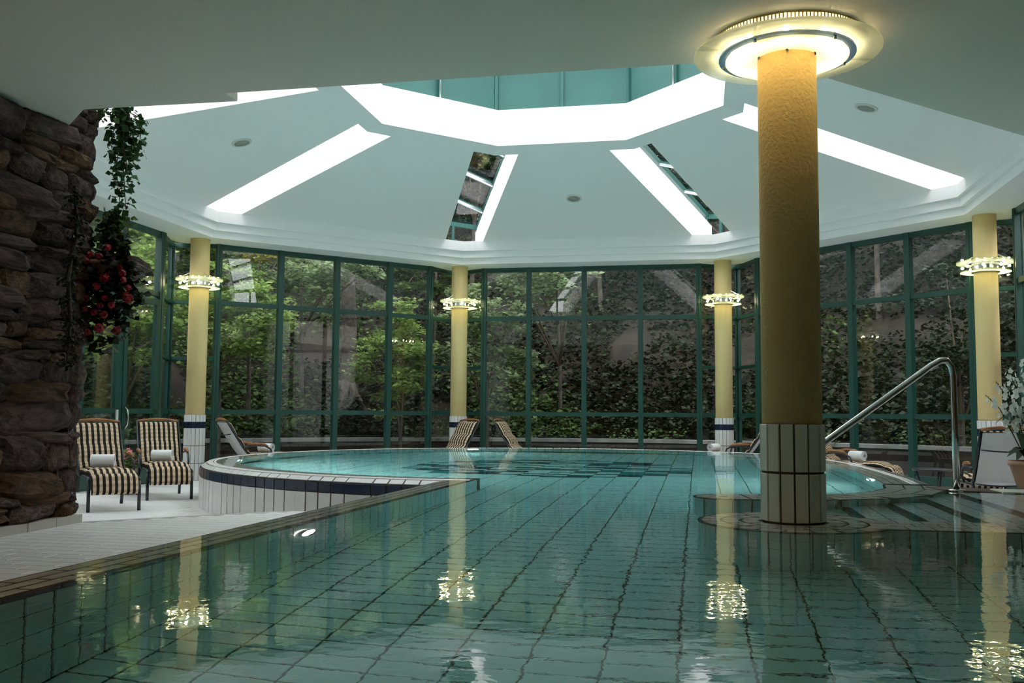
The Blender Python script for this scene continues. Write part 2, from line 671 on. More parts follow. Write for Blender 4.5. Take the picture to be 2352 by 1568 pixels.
# glazing over the radial slots
for k in range(8):
    rr = radial(k)
    tt = Vector((rr.y, -rr.x))

    def sp(rad, tan, dz=0.0):
        p = Vector((CX, CY)) + rr * rad + tt * tan
        return Vector((p.x, p.y, panel_z(k, p) + THK + dz))
    fb = MB()
    for s in (-1, 1):
        fb.bar(sp(3.0, s * 0.43, 0.05), sp(7.35, s * 0.43, 0.05), 0.09, 0.10)
    zt_ = sp(7.35, 0).z
    fb.bar(sp(7.35, -0.44, 0.04), sp(7.35, 0.44, 0.04), 0.09, 0.09)
    for tan in (-0.42, -0.12, 0.42):
        q = sp(7.35, tan)
        fb.bar((q.x, q.y, 4.20), (q.x, q.y, zt_ + 0.05), 0.05, 0.08, (rr.x, rr.y, 0))
    w = struct(fb.build('window_slot', 'frame_teal'), 'teal framed glazing over the %s radial ceiling slot, counted clockwise from the middle column' % ('first second third fourth fifth sixth seventh eighth'.split()[k]), 'roof light')
    for i in range(3):
        ra = 3.9 + i * 1.15
        MB().bar(sp(ra, -0.40, 0.055), sp(ra + 0.42, 0.40, 0.055), 0.10, 0.07).build('glazing_bar', 'frame_teal', w)
        MB().bar(sp(ra - 0.05, -0.40, 0.02), sp(ra + 0.37, 0.40, 0.02), 0.07, 0.04).build('bar_cap', 'aluminium', w)
    m = MB().add([sp(3.0, -0.39, 0.10), sp(3.0, 0.39, 0.10), sp(7.35, 0.39, 0.10), sp(7.35, -0.39, 0.10)], [(0, 1, 2, 3)])
    m.build('pane', 'glass', w, fix=False)
    a, b = sp(7.36, -0.39), sp(7.36, 0.39)
    MB().add([(a.x, a.y, 4.2), (b.x, b.y, 4.2), (b.x, b.y, b.z + 0.05), (a.x, a.y, a.z + 0.05)], [(0, 1, 2, 3)]).build('pane', 'glass', w, fix=False)

# low ceiling over the near part of the pool
def low_poly():
    v3, v4 = ov(3, 7.10), ov(4, 6.98)
    v5 = ov(5, 6.82)
    v4b = ov(4, 6.98)
    d = (v5 - v4b).normalized()
    nn = Vector((-d.y, d.x))
    if nn.y < 0:
        nn = -nn
    q = v5 - d * 1.32
    v6 = ov(6, 7.0)
    return [(12, -10), (12, 10.2), (9.0, 10.2), v3, v4, q + nn * -0.09, q + nn * 0.10, v5 + nn * 0.04, v6, (-9.5, 11.9), (-9.5, -10)]


lowc = MB().prism([tuple(p) for p in low_poly()], LOWC, 3.9)
struct(lowc.build('ceiling_low', 'plaster_low'), 'flat low grey-white ceiling over the near part of the pool', 'ceiling')

# outer shell of the near room
sh = MB()
sh.box((1.2, -9.1, 1.3), (22, 0.2, 4.0))
struct(sh.build('wall_back', 'wall_beige'), 'beige plaster wall behind the viewer', 'wall')
struct(MB().box((-9.4, 1.0, 1.3), (0.2, 22, 4.0)).build('wall_far_left', 'wall_beige'), 'beige plaster wall left of the pool deck', 'wall')
struct(MB().box((11.9, 0.5, 1.3), (0.2, 19.5, 4.0)).build('wall_right', 'wall_beige'), 'beige plaster wall right of the pool', 'wall')
q3 = ov(3, 7.5)
struct(MB().bar((q3.x + 0.3, q3.y + 0.6, 1.6), (11.9, 10.0, 1.6), 0.2, 4.4).build('wall_return', 'plaster'), 'white wall beside the window beyond the flower pot', 'wall')
q6, q5 = on_side(5, 2.6, 6.95), on_side(5, -1.2, 6.95)
struct(MB().bar((q5.x, q5.y, 1.6), (q6.x, q6.y, 1.6), 0.2, 4.4).build('wall_left_return', 'plaster'), 'white wall behind the stone pier', 'wall')

# ------------------------------------------------------------------ windows
WZ = [(-0.40, -0.32), (0.617, 0.70), (2.625, 2.71), (3.66, 3.76)]


def glazed_run(name, label, pts, posts, trans=WZ, rows=None, mat='frame_green'):
    """pts: two plan points; posts: distances along them"""
    a, b = Vector(pts[0]), Vector(pts[1])
    d = (b - a).normalized()
    ln = (b - a).length
    w = empty(name, (a.x, a.y, FLOOR))
    struct(w, label, 'window')
    w_inv = Matrix.Translation((-a.x, -a.y, -FLOOR))
    mm = frame((d.x, d.y, 0), (0, 0, 1))

    def part(nm, c, s, mt=mat):
        o = MB().box(Vector(c) - Vector((a.x, a.y, FLOOR)), s, mm).build(nm, mt, w)
        return o

    def at(t, z):
        p = a + d * t
        return (p.x, p.y, z)
    for t, wd in posts:
        part('mullion', at(t, (FLOOR + 3.76) / 2), (wd, 3.76 - FLOOR, 0.12))
    for i, (z0, z1) in enumerate(trans):
        nm = 'sill' if i == 0 else 'head' if i == len(trans) - 1 else 'transom'
        part(nm, at(ln / 2, (z0 + z1) / 2), (ln, z1 - z0, 0.085))
    part('curb', at(ln / 2, (FLOOR - 0.40) / 2), (ln, -0.40 - FLOOR, 0.10))
    for (t0, w0), (t1, w1) in zip(posts[:-1], posts[1:]):
        x0, x1 = t0 + w0 / 2 - 0.01, t1 - w1 / 2 + 0.01
        for (za, zb_) in zip(trans[:-1], trans[1:]):
            part('pane', at((x0 + x1) / 2, (za[1] + zb_[0]) / 2), (x1 - x0, zb_[0] - za[1] + 0.02, 0.010), 'glass')
    return w


AP = 6.9
SIDES = {-1: ([-2.28, -1.085, 0.075, 1.24, 2.19], 'window wall left of the middle column'),
         0: ([-2.26, -1.287, -0.113, 1.056, 2.242], 'window wall between the two far columns'),
         1: ([-2.10, -1.09, 0.052, 1.192, 2.301], 'window wall behind the near column and handrail'),
         2: ([-2.25, -1.1, 0.05, 1.2, 2.25], 'window wall beyond the flower pot')}
wn = 1
for k, (ps, lab) in SIDES.items():
    a, b = on_side(k, ps[0], AP), on_side(k, ps[-1], AP)
    glazed_run('window_%d' % wn, 'green framed ' + lab + ', four bays wide', (a, b), [(p - ps[0], 0.10) for p in ps])
    wn += 1
# left side: fixed light, double door, fixed light
k = -2
a, b = on_side(k, -2.25, AP), on_side(k, 1.98, AP)
glazed_run('window_%d' % wn, 'green framed window wall with a glass door behind the left loungers', (a, b),
           [(0, 0.10), (1.0, 0.10), (2.02, 0.10), (3.10, 0.13), (4.23, 0.14)])
wn += 1
EXB = [(-0.40, -0.32), (0.617, 0.70), (1.60, 1.665), (2.635, 2.70), (3.68, 3.76)]
ends = {-2: None, -1: (1.98, -2.28), 0: (2.19, -2.26), 1: (2.242, -2.10), 2: (2.301, -2.25)}
names = {-1: 'left', 0: 'middle', 1: 'right far', 2: 'right near'}
for k in (-1, 0, 1, 2):
    e0, e1 = ends[k]
    ap = ov(k, 7.92)
    for s, (kk, t) in enumerate(((k - 1, e0), (k, e1))):
        p = on_side(kk, t, AP)
        pts = (p, ap) if s == 0 else (ap, p)
        ln = (ap - p).length
        posts = [(0.0, 0.07), (ln, 0.05)] if s == 0 else [(0.0, 0.05), (ln, 0.07)]
        glazed_run('window_%d' % wn, 'narrow green framed bay light %s of the %s column' % ('left' if s == 0 else 'right', names[k]), pts, posts, EXB)
        wn += 1
# closing piece beyond vertex 6 and vertex 3 (out of frame)
# door pair in the left window wall
t, n = side_frame(-2)
for i, (t0, t1) in enumerate(((-0.20, 0.80), (0.90, 1.90))):
    c = on_side(-2, (t0 + t1) / 2, AP - 0.05)
    d = empty('door_%d' % (i + 1), (c.x, c.y, FLOOR))
    struct(d, ('green framed glass door leaf with a white lever plate, left of the pair' if i == 0 else 'green framed glass door leaf with a bow handle, right of the pair'), 'door')
    mm = frame((t.x, t.y, 0), (0, 0, 1))
    w = t1 - t0
    for nm, x, z, sx, sz in (('stile', -w / 2 + 0.05, 1.55, 0.10, 3.1), ('stile', w / 2 - 0.05, 1.55, 0.10, 3.1),
                             ('rail', 0, 0.14, w, 0.24), ('rail', 0, 1.21, w, 0.08), ('rail', 0, 3.06, w, 0.09)):
        MB().box(mm @ Vector((x, z, 0)), (sx, sz, 0.05), mm).build(nm, 'frame_green', d)
    for z0, z1 in ((0.26, 1.17), (1.25, 3.01)):
        MB().box(mm @ Vector((0, (z0 + z1) / 2, 0)), (w - 0.19, z1 - z0, 0.01), mm).build('pane', 'glass', d)
    inn = Vector((-n.x, -n.y, 0))
    e = mm @ Vector(((w / 2 - 0.05) * (1 if i == 0 else -1), 0, 0))
    if i == 0:
        MB().box(e + inn * 0.035 + Vector((0, 0, 1.13)), (0.05, 0.20, 0.02), mm).build('lever_plate', 'tile_white', d)
    else:
        MB().tube([e + inn * 0.03 + Vector((0, 0, 1.28)), e + inn * 0.09 + Vector((0, 0, 1.22)), e + inn * 0.11 + Vector((0, 0, 1.10)),
                   e + inn * 0.09 + Vector((0, 0, 0.98)), e + inn * 0.03 + Vector((0, 0, 0.92))], 0.014, 8).build('bow_handle', 'steel', d, True)

# ------------------------------------------------------------------ floors and deck
def circ(ang, r):
    return PC + Vector((math.cos(ang), math.sin(ang))) * r


def line_circle(n, r):
    """where the left edge line (offset n) meets the circle of radius r, near side"""
    o = L2(0, n) - PC
    d = Vector((0.218, 0.976))
    d /= d.length
    b = o.dot(d)
    c = o.dot(o) - r * r
    s = -b - math.sqrt(b * b - c)
    return L2(0, n) + d * s


def ang(p):
    q = p - PC
    return math.atan2(q.y, q.x)


def arc_pts(a0, a1, r, n=64):
    return [circ(a0 + (a1 - a0) * i / n, r) for i in range(n + 1)]


A_U = math.atan2(EU.y, EU.x)                       # bearing of +u from the pool centre
OUT = PR + 0.45
pl = line_circle(-0.02, OUT)
aL = ang(pl)
if aL > 0:
    aL -= 2 * math.pi
# clockwise from the left junction over the far side to the right side
a_start = aL                                        # about -113 deg
out_arc = arc_pts(a_start, A_U + R(42) - 2 * math.pi, OUT, 66) + [uv(4.07, 3.17), uv(4.29, 2.2), uv(4.42, 1.15), uv(4.49, 0.0)]
hole = [L2(-4.0, -0.02)] + out_arc + [uv(4.50, -1.0), uv(4.49, -2.2), uv(4.46, -3.0), uv(4.50, -3.40), uv(5.0, -3.66), uv(8.5, -3.75), uv(8.5, -13.0), uv(1.0, -13.0)]
outer = [Vector((13, -10)), Vector((13, 10.3))] + [ov(k, 8.5) for k in (3, 2, 1, 0, -1, -2)] + [Vector((-9.6, 12.5)), Vector((-9.6, -10))]


def slab_with_hole(name, outer, hole, z, thick, mat, label, cat):
    loops = [[Vector((p.x, p.y, 0)) for p in outer], [Vector((p.x, p.y, 0)) for p in hole]]
    tri = tessellate_polygon(loops)
    flat = [p for l in loops for p in l]
    mb = MB()
    n = len(flat)
    fs = []
    for t in tri:
        a, b, c = (flat[i] for i in t)
        t = tuple(t) if (b - a).cross(c - a).z > 0 else tuple(reversed(t))
        fs.append(t)
    mb.add([(p.x, p.y, z) for p in flat], fs)
    return struct(mb.build(name, mat, None, fix=False), label, cat)


def floor_mat():
    m, nt, out = new_mat('floor_tiles')
    tc = N(nt, 'ShaderNodeTexCoord')
    mp = N(nt, 'ShaderNodeMapping')
    mp.inputs['Rotation'].default_value = (0, 0, R(11))
    br = N(nt, 'ShaderNodeTexBrick', Scale=1.0)
    br.inputs['Color1'].default_value = (0.80, 0.79, 0.80, 1)
    br.inputs['Color2'].default_value = (0.76, 0.75, 0.76, 1)
    br.inputs['Mortar'].default_value = (0.58, 0.56, 0.56, 1)
    br.inputs['Mortar Size'].default_value = 0.004
    br.inputs['Brick Width'].default_value = 0.30
    br.inputs['Row Height'].default_value = 0.15
    br.offset = 0.5
    b = N(nt, 'ShaderNodeBsdfPrincipled', Roughness=0.4)
    L = nt.links.new
    L(tc.outputs['Object'], mp.inputs[0]); L(mp.outputs[0], br.inputs['Vector'])
    L(br.outputs[0], b.inputs['Base Color']); L(b.outputs[0], out.inputs[0])


floor_mat()
slab_with_hole('floor', outer, hole, FLOOR, 0.1, 'floor_tiles', 'pale tiled floor around the raised round pool', 'floor')

FLR = bpy.data.objects['floor']
lst = []
for i in range(-26, -8):
    for j in range(-40, 16):
        p = uv(i * 0.302 + (0.151 if j % 2 else 0), j * 0.152)
        if (p - PC).length > OUT + 0.17 and -6.6 < p.x < -3.0 and 9.3 < p.y < 15.5:
            lst.append((Vector((p.x, p.y, FLOOR + 0.004)), frame((EU.x, EU.y, 0), (EV.x, EV.y, 0)), (0.295, 0.145, 0.006), 'tile_floor'))
tiles(FLR, lst, 300)

# raised deck at the left, tiles as pieces
e0, e1 = Vector((-3.67, 8.55)), Vector((-2.30, 9.53))
far_hit = None
dpoly = [L2(-4.2, -0.03), L2(5.35, -0.03), L2(5.75, -0.03) + Vector((-0.35, 0.12)), e1, e0, Vector((-9.4, 4.45)), Vector((-9.4, -8.5)), Vector((-2.5, -8.5))]
deck = MB().prism([tuple(p) for p in dpoly], FLOOR - 0.05, DECK - 0.012)
deck = struct(deck.build('floor_deck', 'grout_floor'), 'pale tiled deck left of the pool edge beside the stone wall', 'floor')


def in_poly(p, poly):
    c = False
    n = len(poly)
    for i in range(n):
        a, b = poly[i], poly[(i + 1) % n]
        if (a[1] > p[1]) != (b[1] > p[1]) and p[0] < (b[0] - a[0]) * (p[1] - a[1]) / (b[1] - a[1]) + a[0]:
            c = not c
    return c


lst = []
FL = frame((EU.x, EU.y, 0), (EV.x, EV.y, 0))
for i in range(-22, 2):
    for j in range(-70, -14):
        p = uv(i * 0.302 + (0.151 if j % 2 else 0), j * 0.152)
        if all(in_poly(p + EU * sx * 0.14 + EV * sy * 0.06, dpoly) for sx in (-1, 1) for sy in (-1, 1)) and p.y > 2.5 and p.x > -4.6:
            lst.append((Vector((p.x, p.y, DECK)), FL, (0.296, 0.146, 0.014), 'tile_floor'))
tiles(deck, lst, 300)
st = MB().prism([tuple(p) for p in (L2(5.5, -0.03), L2(5.95, -0.03), L2(5.95, -0.45), L2(5.5, -0.40))], FLOOR - 0.02, DECK - 0.06)
tag(st.build('step_block', 'tile_floor', deck))

# ------------------------------------------------------------------ pool basin
pf = MB().prism([tuple(p) for p in [uv(-1.6, -13.2), uv(9, -13.2), uv(9, -3.0), uv(5.2, 1), uv(4.8, 3), uv(2.5, 5.8), uv(-2.5, 5.8), uv(-5, 2.5), uv(-5, -1), uv(-1.6, -4.5)]], BASIN - 0.2, BASIN - 0.008)
pf = struct(pf.build('floor_pool', 'grout_pool'), 'pale green tiled pool floor with a scattered navy and teal tile figure', 'pool floor')
U0, DU, DV = 0.0535, 0.2975, 0.155
mos = {}
rm = random.Random(5)
for j in range(-11, 15):
    half = 6.6 * math.sqrt(max(0, 1 - ((j - 1.5) / 12.8) ** 2))
    for i in range(-7, 8):
        if abs(i) <= half:
            r_ = rm.random()
            mos[(i, j)] = 'tile_navy' if r_ < 0.30 else 'tile_teal' if r_ < 0.62 else None
lst = []
for i in range(-17, 24):
    for j in range(-83, 31):
        u, v = U0 + (i - 0.5 + 1) * DU, j * DV
        p = uv(u, v)
        inside_round = (p - PC).length < PR - 0.05
        if not inside_round:
            if u < -0.35 or u > 4.5 and v > -6.9 or v > 1.0 or v > -3.6 and u > 4.1:
                continue
        mt = mos.get((i, j)) or 'tile_pool'
        lst.append((Vector((p.x, p.y, BASIN)), FL, (DU - 0.011, DV - 0.011, 0.012), mt))
tiles(pf, lst, 300)

# left pool wall with its tiled rim
sL0 = -3.6
pj = line_circle(0.27, PR)
sL1 = (pj - L2(0, 0.27)).dot(Vector((0.218, 0.976)))
wl = MB().prism([tuple(L2(sL0, -0.02)), tuple(L2(sL1 + 0.01, -0.02)), tuple(L2(sL1 + 0.01, 0.262)), tuple(L2(sL0, 0.262))], BASIN - 0.1, -0.018)
wl = struct(wl.build('wall_pool_left', 'grout'), 'submerged left pool wall with a three row tiled rim and navy nosing', 'pool wall')
dl = Vector((0.218, 0.976, 0)).normalized()
nl = Vector((0.976, -0.218, 0)).normalized()
FR = frame(dl, -nl)                                   # top-facing tiles, x along edge
FW = Matrix((dl, Vector((0, 0, 1)), dl.cross(Vector((0, 0, 1))))).transposed()   # wall-facing (into water)
lst, lst2 = [], []
s = sL0
i = 0
while s < sL1 - 0.05:
    for r in range(3):
        off = (0.0, 0.10, 0.20)[r]
        ss = s + off
        n_ = 0.035 + r * 0.078
        c = L2(ss + 0.15, n_ + 0.0)
        if ss + 0.3 < sL1 + 0.02:
            lst.append((Vector((c.x, c.y, -0.010)), FR, (0.284, 0.064, 0.014), 'tile_rim'))
    for h in range(2):
        c = L2(s + 0.075 + h * 0.15, 0.270)
        if s + 0.155 + h * 0.15 > sL1:
            continue
        lst.append((Vector((c.x, c.y, -0.045)), FW, (0.144, 0.065, 0.012), 'tile_navy'))
    s += 0.30
s = sL0
while s < sL1 - 0.158:
    for r in range(4):
        z = -0.085 - 0.30 * r
        c = L2(s + 0.078, 0.270)
        lst.append((Vector((c.x, c.y, z - 0.15)), FW, (0.143, 0.288, 0.010), 'tile_pool'))
    s += 0.155
tiles(wl, lst, 300)

# round pool ring
inner_arc = arc_pts((ang(pj) if ang(pj) < 0 else ang(pj) - 2 * math.pi) - 0.008, A_U + R(42) - 2 * math.pi, PR, 90)
ring_path = inner_arc + [uv(3.64, 3.0), uv(3.85, 2.1), uv(3.98, 1.1), uv(4.04, 0.0), uv(4.06, -1.0), uv(4.05, -2.2), uv(4.0, -3.0)]
RP = [(0, BASIN - 0.1), (0, -0.045), (0.275, -0.004), (0.36, -0.012), (0.425, -0.055), (0.443, -0.10), (0.443, FLOOR - 0.1)]
ring = MB().sweep(ring_path, RP, side=-1.0)
ring = struct(ring.build('wall_round_pool', 'grout'), 'raised rim of the round pool with white tile rows over a navy band', 'pool wall')


def along(path):
    """walk a polyline: returns function s -> (point, dir) and its length"""
    seg = [(path[i + 1] - path[i]).length for i in range(len(path) - 1)]
    tot = sum(seg)

    def f(s):
        s = max(0.0, min(tot - 1e-6, s))
        for i, l in enumerate(seg):
            if s <= l:
                d = (path[i + 1] - path[i]) / l
                return path[i] + d * s, d
            s -= l
        return path[-1], d
    return f, tot


f, tot = along(ring_path)
rows = [((0.004, -0.045), (0.09, -0.032)), ((0.094, -0.032), (0.18, -0.018)), ((0.184, -0.018), (0.272, -0.004)),
        ((0.278, -0.003), (0.358, -0.011)), ((0.364, -0.015), (0.426, -0.055))]
lst = []
nst = int(tot / 0.152)
for i in range(nst):
    p, d = f((i + 0.5) * tot / nst)
    outn = Vector((-d.y, d.x))
    d3, o3 = Vector((d.x, d.y, 0)), Vector((outn.x, outn.y, 0))
    w = tot / nst
    for ri, (a, b) in enumerate(rows):
        m_ = ((a[0] + b[0]) / 2, (a[1] + b[1]) / 2)
        k_ = 1 + m_[0] / PR
        ax = (o3 * (b[0] - a[0]) + Vector((0, 0, b[1] - a[1]))).normalized()
        mm = frame(d3, ax)
        c = Vector((p.x, p.y, 0)) + o3 * m_[0] + Vector((0, 0, m_[1])) + mm.col[2] * 0.008
        lst.append((c, mm, (w * k_ - 0.013, (Vector(b) - Vector(a)).length - 0.005, 0.012), 'tile_white' if ri > 2 else 'tile_rim'))
    mm = Matrix((-d3, Vector((0, 0, 1)), o3)).transposed()
    k_ = 1 + 0.45 / PR
    c = Vector((p.x, p.y, 0)) + o3 * 0.452
    lst.append((c + Vector((0, 0, -0.112)), mm, (w * k_ - 0.009, 0.096, 0.012), 'tile_navy'))
    lst.append((c + Vector((0, 0, -0.360)), mm, (w * k_ - 0.014, 0.380, 0.012), 'tile_white'))
    mi = Matrix((d3, Vector((0, 0, 1)), -o3)).transposed()
    for r in range(4):
        c2 = Vector((p.x, p.y, 0)) + o3 * -0.006
        lst.append((c2 + Vector((0, 0, -0.205 - 0.30 * r)), mi, (w - 0.009, 0.290, 0.010), 'tile_pool'))
tiles(ring, lst, 300)

# rear bench wall between round pool and stairs, front wall with the column island
def ribbon(path, half):
    l, r = [], []
    n = len(path)
    for i in range(n):
        d = (path[min(i + 1, n - 1)] - path[max(i - 1, 0)]).normalized()
        q = Vector((-d.y, d.x))
        l.append(path[i] + q * half)
        r.append(path[i] - q * half)
    d = (path[-1] - path[-2]).normalized()
    a0 = math.atan2(d.y, d.x)
    cap = [path[-1] + Vector((math.cos(a0 + R(75) - R(150) * i / 6), math.sin(a0 + R(75) - R(150) * i / 6))) * half for i in range(7)]
    return l + cap + list(reversed(r))


rear = [uv(4.22, -3.2), uv(4.14, -3.72), uv(3.93, -4.22), uv(3.62, -4.58), uv(3.25, -4.78), uv(2.9, -4.90), uv(2.44, -4.97)]
rw = MB().prism([tuple(p) for p in ribbon(rear, 0.255)], BASIN, -0.032)
rw = struct(rw.build('wall_bench', 'grout'), 'submerged curved bench wall with a tile top and dark nosing behind the near column', 'pool wall')
f2, tot2 = along(rear)
lst = []
n2 = int(tot2 / 0.15)
for i in range(n2):
    p, d = f2((i + 0.5) * tot2 / n2)
    q = Vector((-d.y, d.x, 0))
    d3 = Vector((d.x, d.y, 0))
    for r in range(3):
        c = Vector((p.x, p.y, -0.022)) + q * (-0.165 + 0.165 * r)
        lst.append((c, frame(d3, q), (0.136, 0.150, 0.014), 'tile_rim'))
    for sgn in (-1, 1):
        mm = frame(d3 * sgn, (0, 0, 1)) if sgn > 0 else frame(-d3, (0, 0, 1))
        zdir = mm.col[2]
        if zdir.dot(q) * sgn < 0:
            mm = frame(-Vector(mm.col[0]), (0, 0, 1))
        c = Vector((p.x, p.y, 0)) + q * sgn * 0.263
        lst.append((c + Vector((0, 0, -0.062)), mm, (0.142, 0.05, 0.012), 'tile_nosing'))
        for r in range(4):
            lst.append((c + Vector((0, 0, -0.245 - 0.30 * r)), mm, (0.140, 0.29, 0.010), 'tile_pool'))
pe = rear[-1]
dd = (rear[-1] - rear[-2]).normalized()
a0 = math.atan2(dd.y, dd.x)
for i in range(7):
    a = a0 + R(78) - R(156) * i / 6
    o3 = Vector((math.cos(a), math.sin(a), 0))
    mm = Matrix((Vector((-o3.y, o3.x, 0)), Vector((0, 0, 1)), o3)).transposed()
    c = Vector((pe.x, pe.y, 0)) + o3 * 0.262
    lst.append((c + Vector((0, 0, -0.062)), mm, (0.108, 0.05, 0.012), 'tile_nosing'))
    for r in range(4):
        lst.append((c + Vector((0, 0, -0.245 - 0.30 * r)), mm, (0.106, 0.29, 0.010), 'tile_pool'))
    c = Vector((pe.x, pe.y, -0.022)) + o3 * 0.15
    lst.append((c, frame(Vector((-o3.y, o3.x, 0)), -o3), (0.07, 0.18, 0.014), 'tile_rim'))
tiles(rw, lst, 300)

COLP = Vector((1.757, 6.036))
fwp = [uv(2.8, -7.03), uv(8.6, -7.03), uv(8.6, -6.55), uv(2.8, -6.55)]
fw = MB().prism([tuple(p) for p in fwp], BASIN, -0.032)
fw.lathe([(0.001, BASIN), (0.575, BASIN), (0.575, -0.032), (0.001, -0.032)], 40, (COLP.x, COLP.y, 0))
fw = struct(fw.build('wall_island', 'grout'), 'submerged wall and round tiled island carrying the near column', 'pool wall')
lst = []
for ri, (ra, rb) in enumerate(((0.20, 0.315), (0.32, 0.435), (0.44, 0.565))):
    n_ = int(2 * math.pi * (ra + rb) / 2 / 0.15)
    for i in range(n_):
        a = 2 * math.pi * (i + 0.5 * (ri % 2)) / n_
        o3 = Vector((math.cos(a), math.sin(a), 0))
        c = Vector((COLP.x, COLP.y, -0.022)) + o3 * (ra + rb) / 2
        w = 2 * math.pi * (ra + rb) / 2 / n_
        lst.append((c, frame(Vector((-o3.y, o3.x, 0)), -o3), (w - 0.018, rb - ra - 0.014, 0.014), 'tile_rim'))
n_ = 30
for i in range(n_):
    a = 2 * math.pi * (i + 0.5) / n_
    o3 = Vector((math.cos(a), math.sin(a), 0))
    mm = Matrix((Vector((-o3.y, o3.x, 0)), Vector((0, 0, 1)), o3)).transposed()
    c = Vector((COLP.x, COLP.y, 0)) + o3 * 0.584
    lst.append((c + Vector((0, 0, -0.060)), mm, (0.118, 0.05, 0.012), 'tile_nosing'))
    for r in range(4):
        lst.append((c + Vector((0, 0, -0.245 - 0.30 * r)), mm, (0.113, 0.29, 0.010), 'tile_pool'))
e3, v3 = Vector((EU.x, EU.y, 0)), Vector((EV.x, EV.y, 0))
MF = Matrix((e3, Vector((0, 0, 1)), e3.cross(Vector((0, 0, 1))))).transposed()
MBk = Matrix((-e3, Vector((0, 0, 1)), (-e3).cross(Vector((0, 0, 1))))).transposed()
u = 3.35
while u < 6.0:
    for r in range(3):
        lst.append((uv(u + (0.07 if r == 1 else 0), -6.955 + r * 0.163, -0.022), FL, (0.142, 0.152, 0.014), 'tile_rim'))
    lst.append((uv(u, -7.038, -0.060), MF, (0.143, 0.05, 0.012), 'tile_nosing'))
    for r in range(4):
        lst.append((uv(u, -7.038, -0.245 - 0.3 * r), MF, (0.141, 0.29, 0.010), 'tile_pool'))
    u += 0.15
tiles(fw, lst, 300)

# stairs under water
stx = [2.95, 3.33, 3.68, 4.01, 4.39, 8.6]
stz = [-0.78, -0.61, -0.44, -0.27, -0.10]
stairs = empty('floor_stairs', uv(3.0, -5.6, BASIN))
struct(stairs, 'submerged pool stairs with dark nosings between the bench wall and the island wall', 'stairs')
off = stairs.location
for i in range(5):
    u0, u1, z = stx[i], stx[i + 1], stz[i]
    v1 = -3.9 if i > 2 else -4.6
    c = uv((u0 + u1) / 2, (-6.54 + v1) / 2, (z + BASIN) / 2 - 0.006)
    MB().box(c - off, (u1 - u0 + 0.002, v1 + 6.54, z - BASIN - 0.012), FL).build('step', 'grout_pool', stairs)
    v = -6.46
    while v < v1 - 0.05:
        c = uv(u0 + 0.028, v, z)
        link('nosing_tile', unit_tile('tile_nosing')[0], stairs, Matrix.Translation(c - off) @ FL.to_4x4() @ Matrix.Diagonal((0.05, 0.146, 0.014, 1)))
        ut = u0 + 0.058
        while ut < min(u1, 5.6) - 0.05:
            w = min(0.295, u1 - ut) if i == 4 else (u1 - u0 - 0.06) / 2
            c = uv(ut + w / 2, v, z)
            link('tile', unit_tile('tile_pool')[0], stairs, Matrix.Translation(c - off) @ FL.to_4x4() @ Matrix.Diagonal((w - 0.008, 0.146, 0.014, 1)))
            ut += w
        v += 0.152
br = MB().prism([tuple(p) for p in (uv(4.36, -3.78), uv(4.95, -4.08), uv(8.6, -4.25), uv(8.6, -3.72), uv(5.0, -3.66), uv(4.50, -3.38), uv(4.30, -3.40))], BASIN, 0.004)
br = struct(br.build('wall_stair_rim', 'grout'), 'white tiled rim at the head of the pool stairs under the flower pot', 'pool wall')
lst = []
u = 4.86
while u < 6.4:
    for r in range(3):
        vv = -3.985 + 0.135 * r - (u - 4.95) * 0.045 * (1 - r / 3)
        lst.append((uv(u, vv, 0.014), FL, (0.142, 0.124, 0.014), 'tile_rim'))
    u += 0.15
tiles(br, lst, 300)

# water body
wpoly = [L2(-3.7, 0.0), line_circle(0.0, PR + 0.29)]
aw = ang(wpoly[-1])
if aw > 0:
    aw -= 2 * math.pi
wpoly += arc_pts(aw, A_U + R(42) - 2 * math.pi, PR + 0.29, 66)[1:]
wpoly += [uv(3.99, 3.16), uv(4.23, 2.22), uv(4.38, 1.17), uv(4.45, 0.0), uv(4.47, -1.0), uv(4.46, -2.2), uv(4.41, -3.15), uv(4.45, -3.74), uv(4.97, -4.06), uv(8.4, -4.2), uv(8.4, -12.9), uv(1.0, -12.9)]
wat = MB().prism([tuple(p) for p in wpoly], BASIN - 0.15, 0.0)
wat = tag(wat.build('water', 'water'), 'clear teal pool water with soft ripples filling the whole pool', 'water', kind='structure')
struct(MB().prism([tuple(p) for p in (uv(8.45, -13.0), uv(9.0, -13.0), uv(9.0, -3.6), uv(8.45, -3.6))], BASIN, 0.02).build('wall_pool_right', 'tile_rim'), 'pool wall beyond the right edge of the picture', 'pool wall')
struct(MB().prism([tuple(p) for p in (uv(-1.6, -13.4), uv(9.0, -13.4), uv(9.0, -12.75), uv(-0.5, -12.75))], BASIN, -0.0).build('wall_pool_near', 'tile_rim'), 'pool wall below the viewer', 'pool wall')

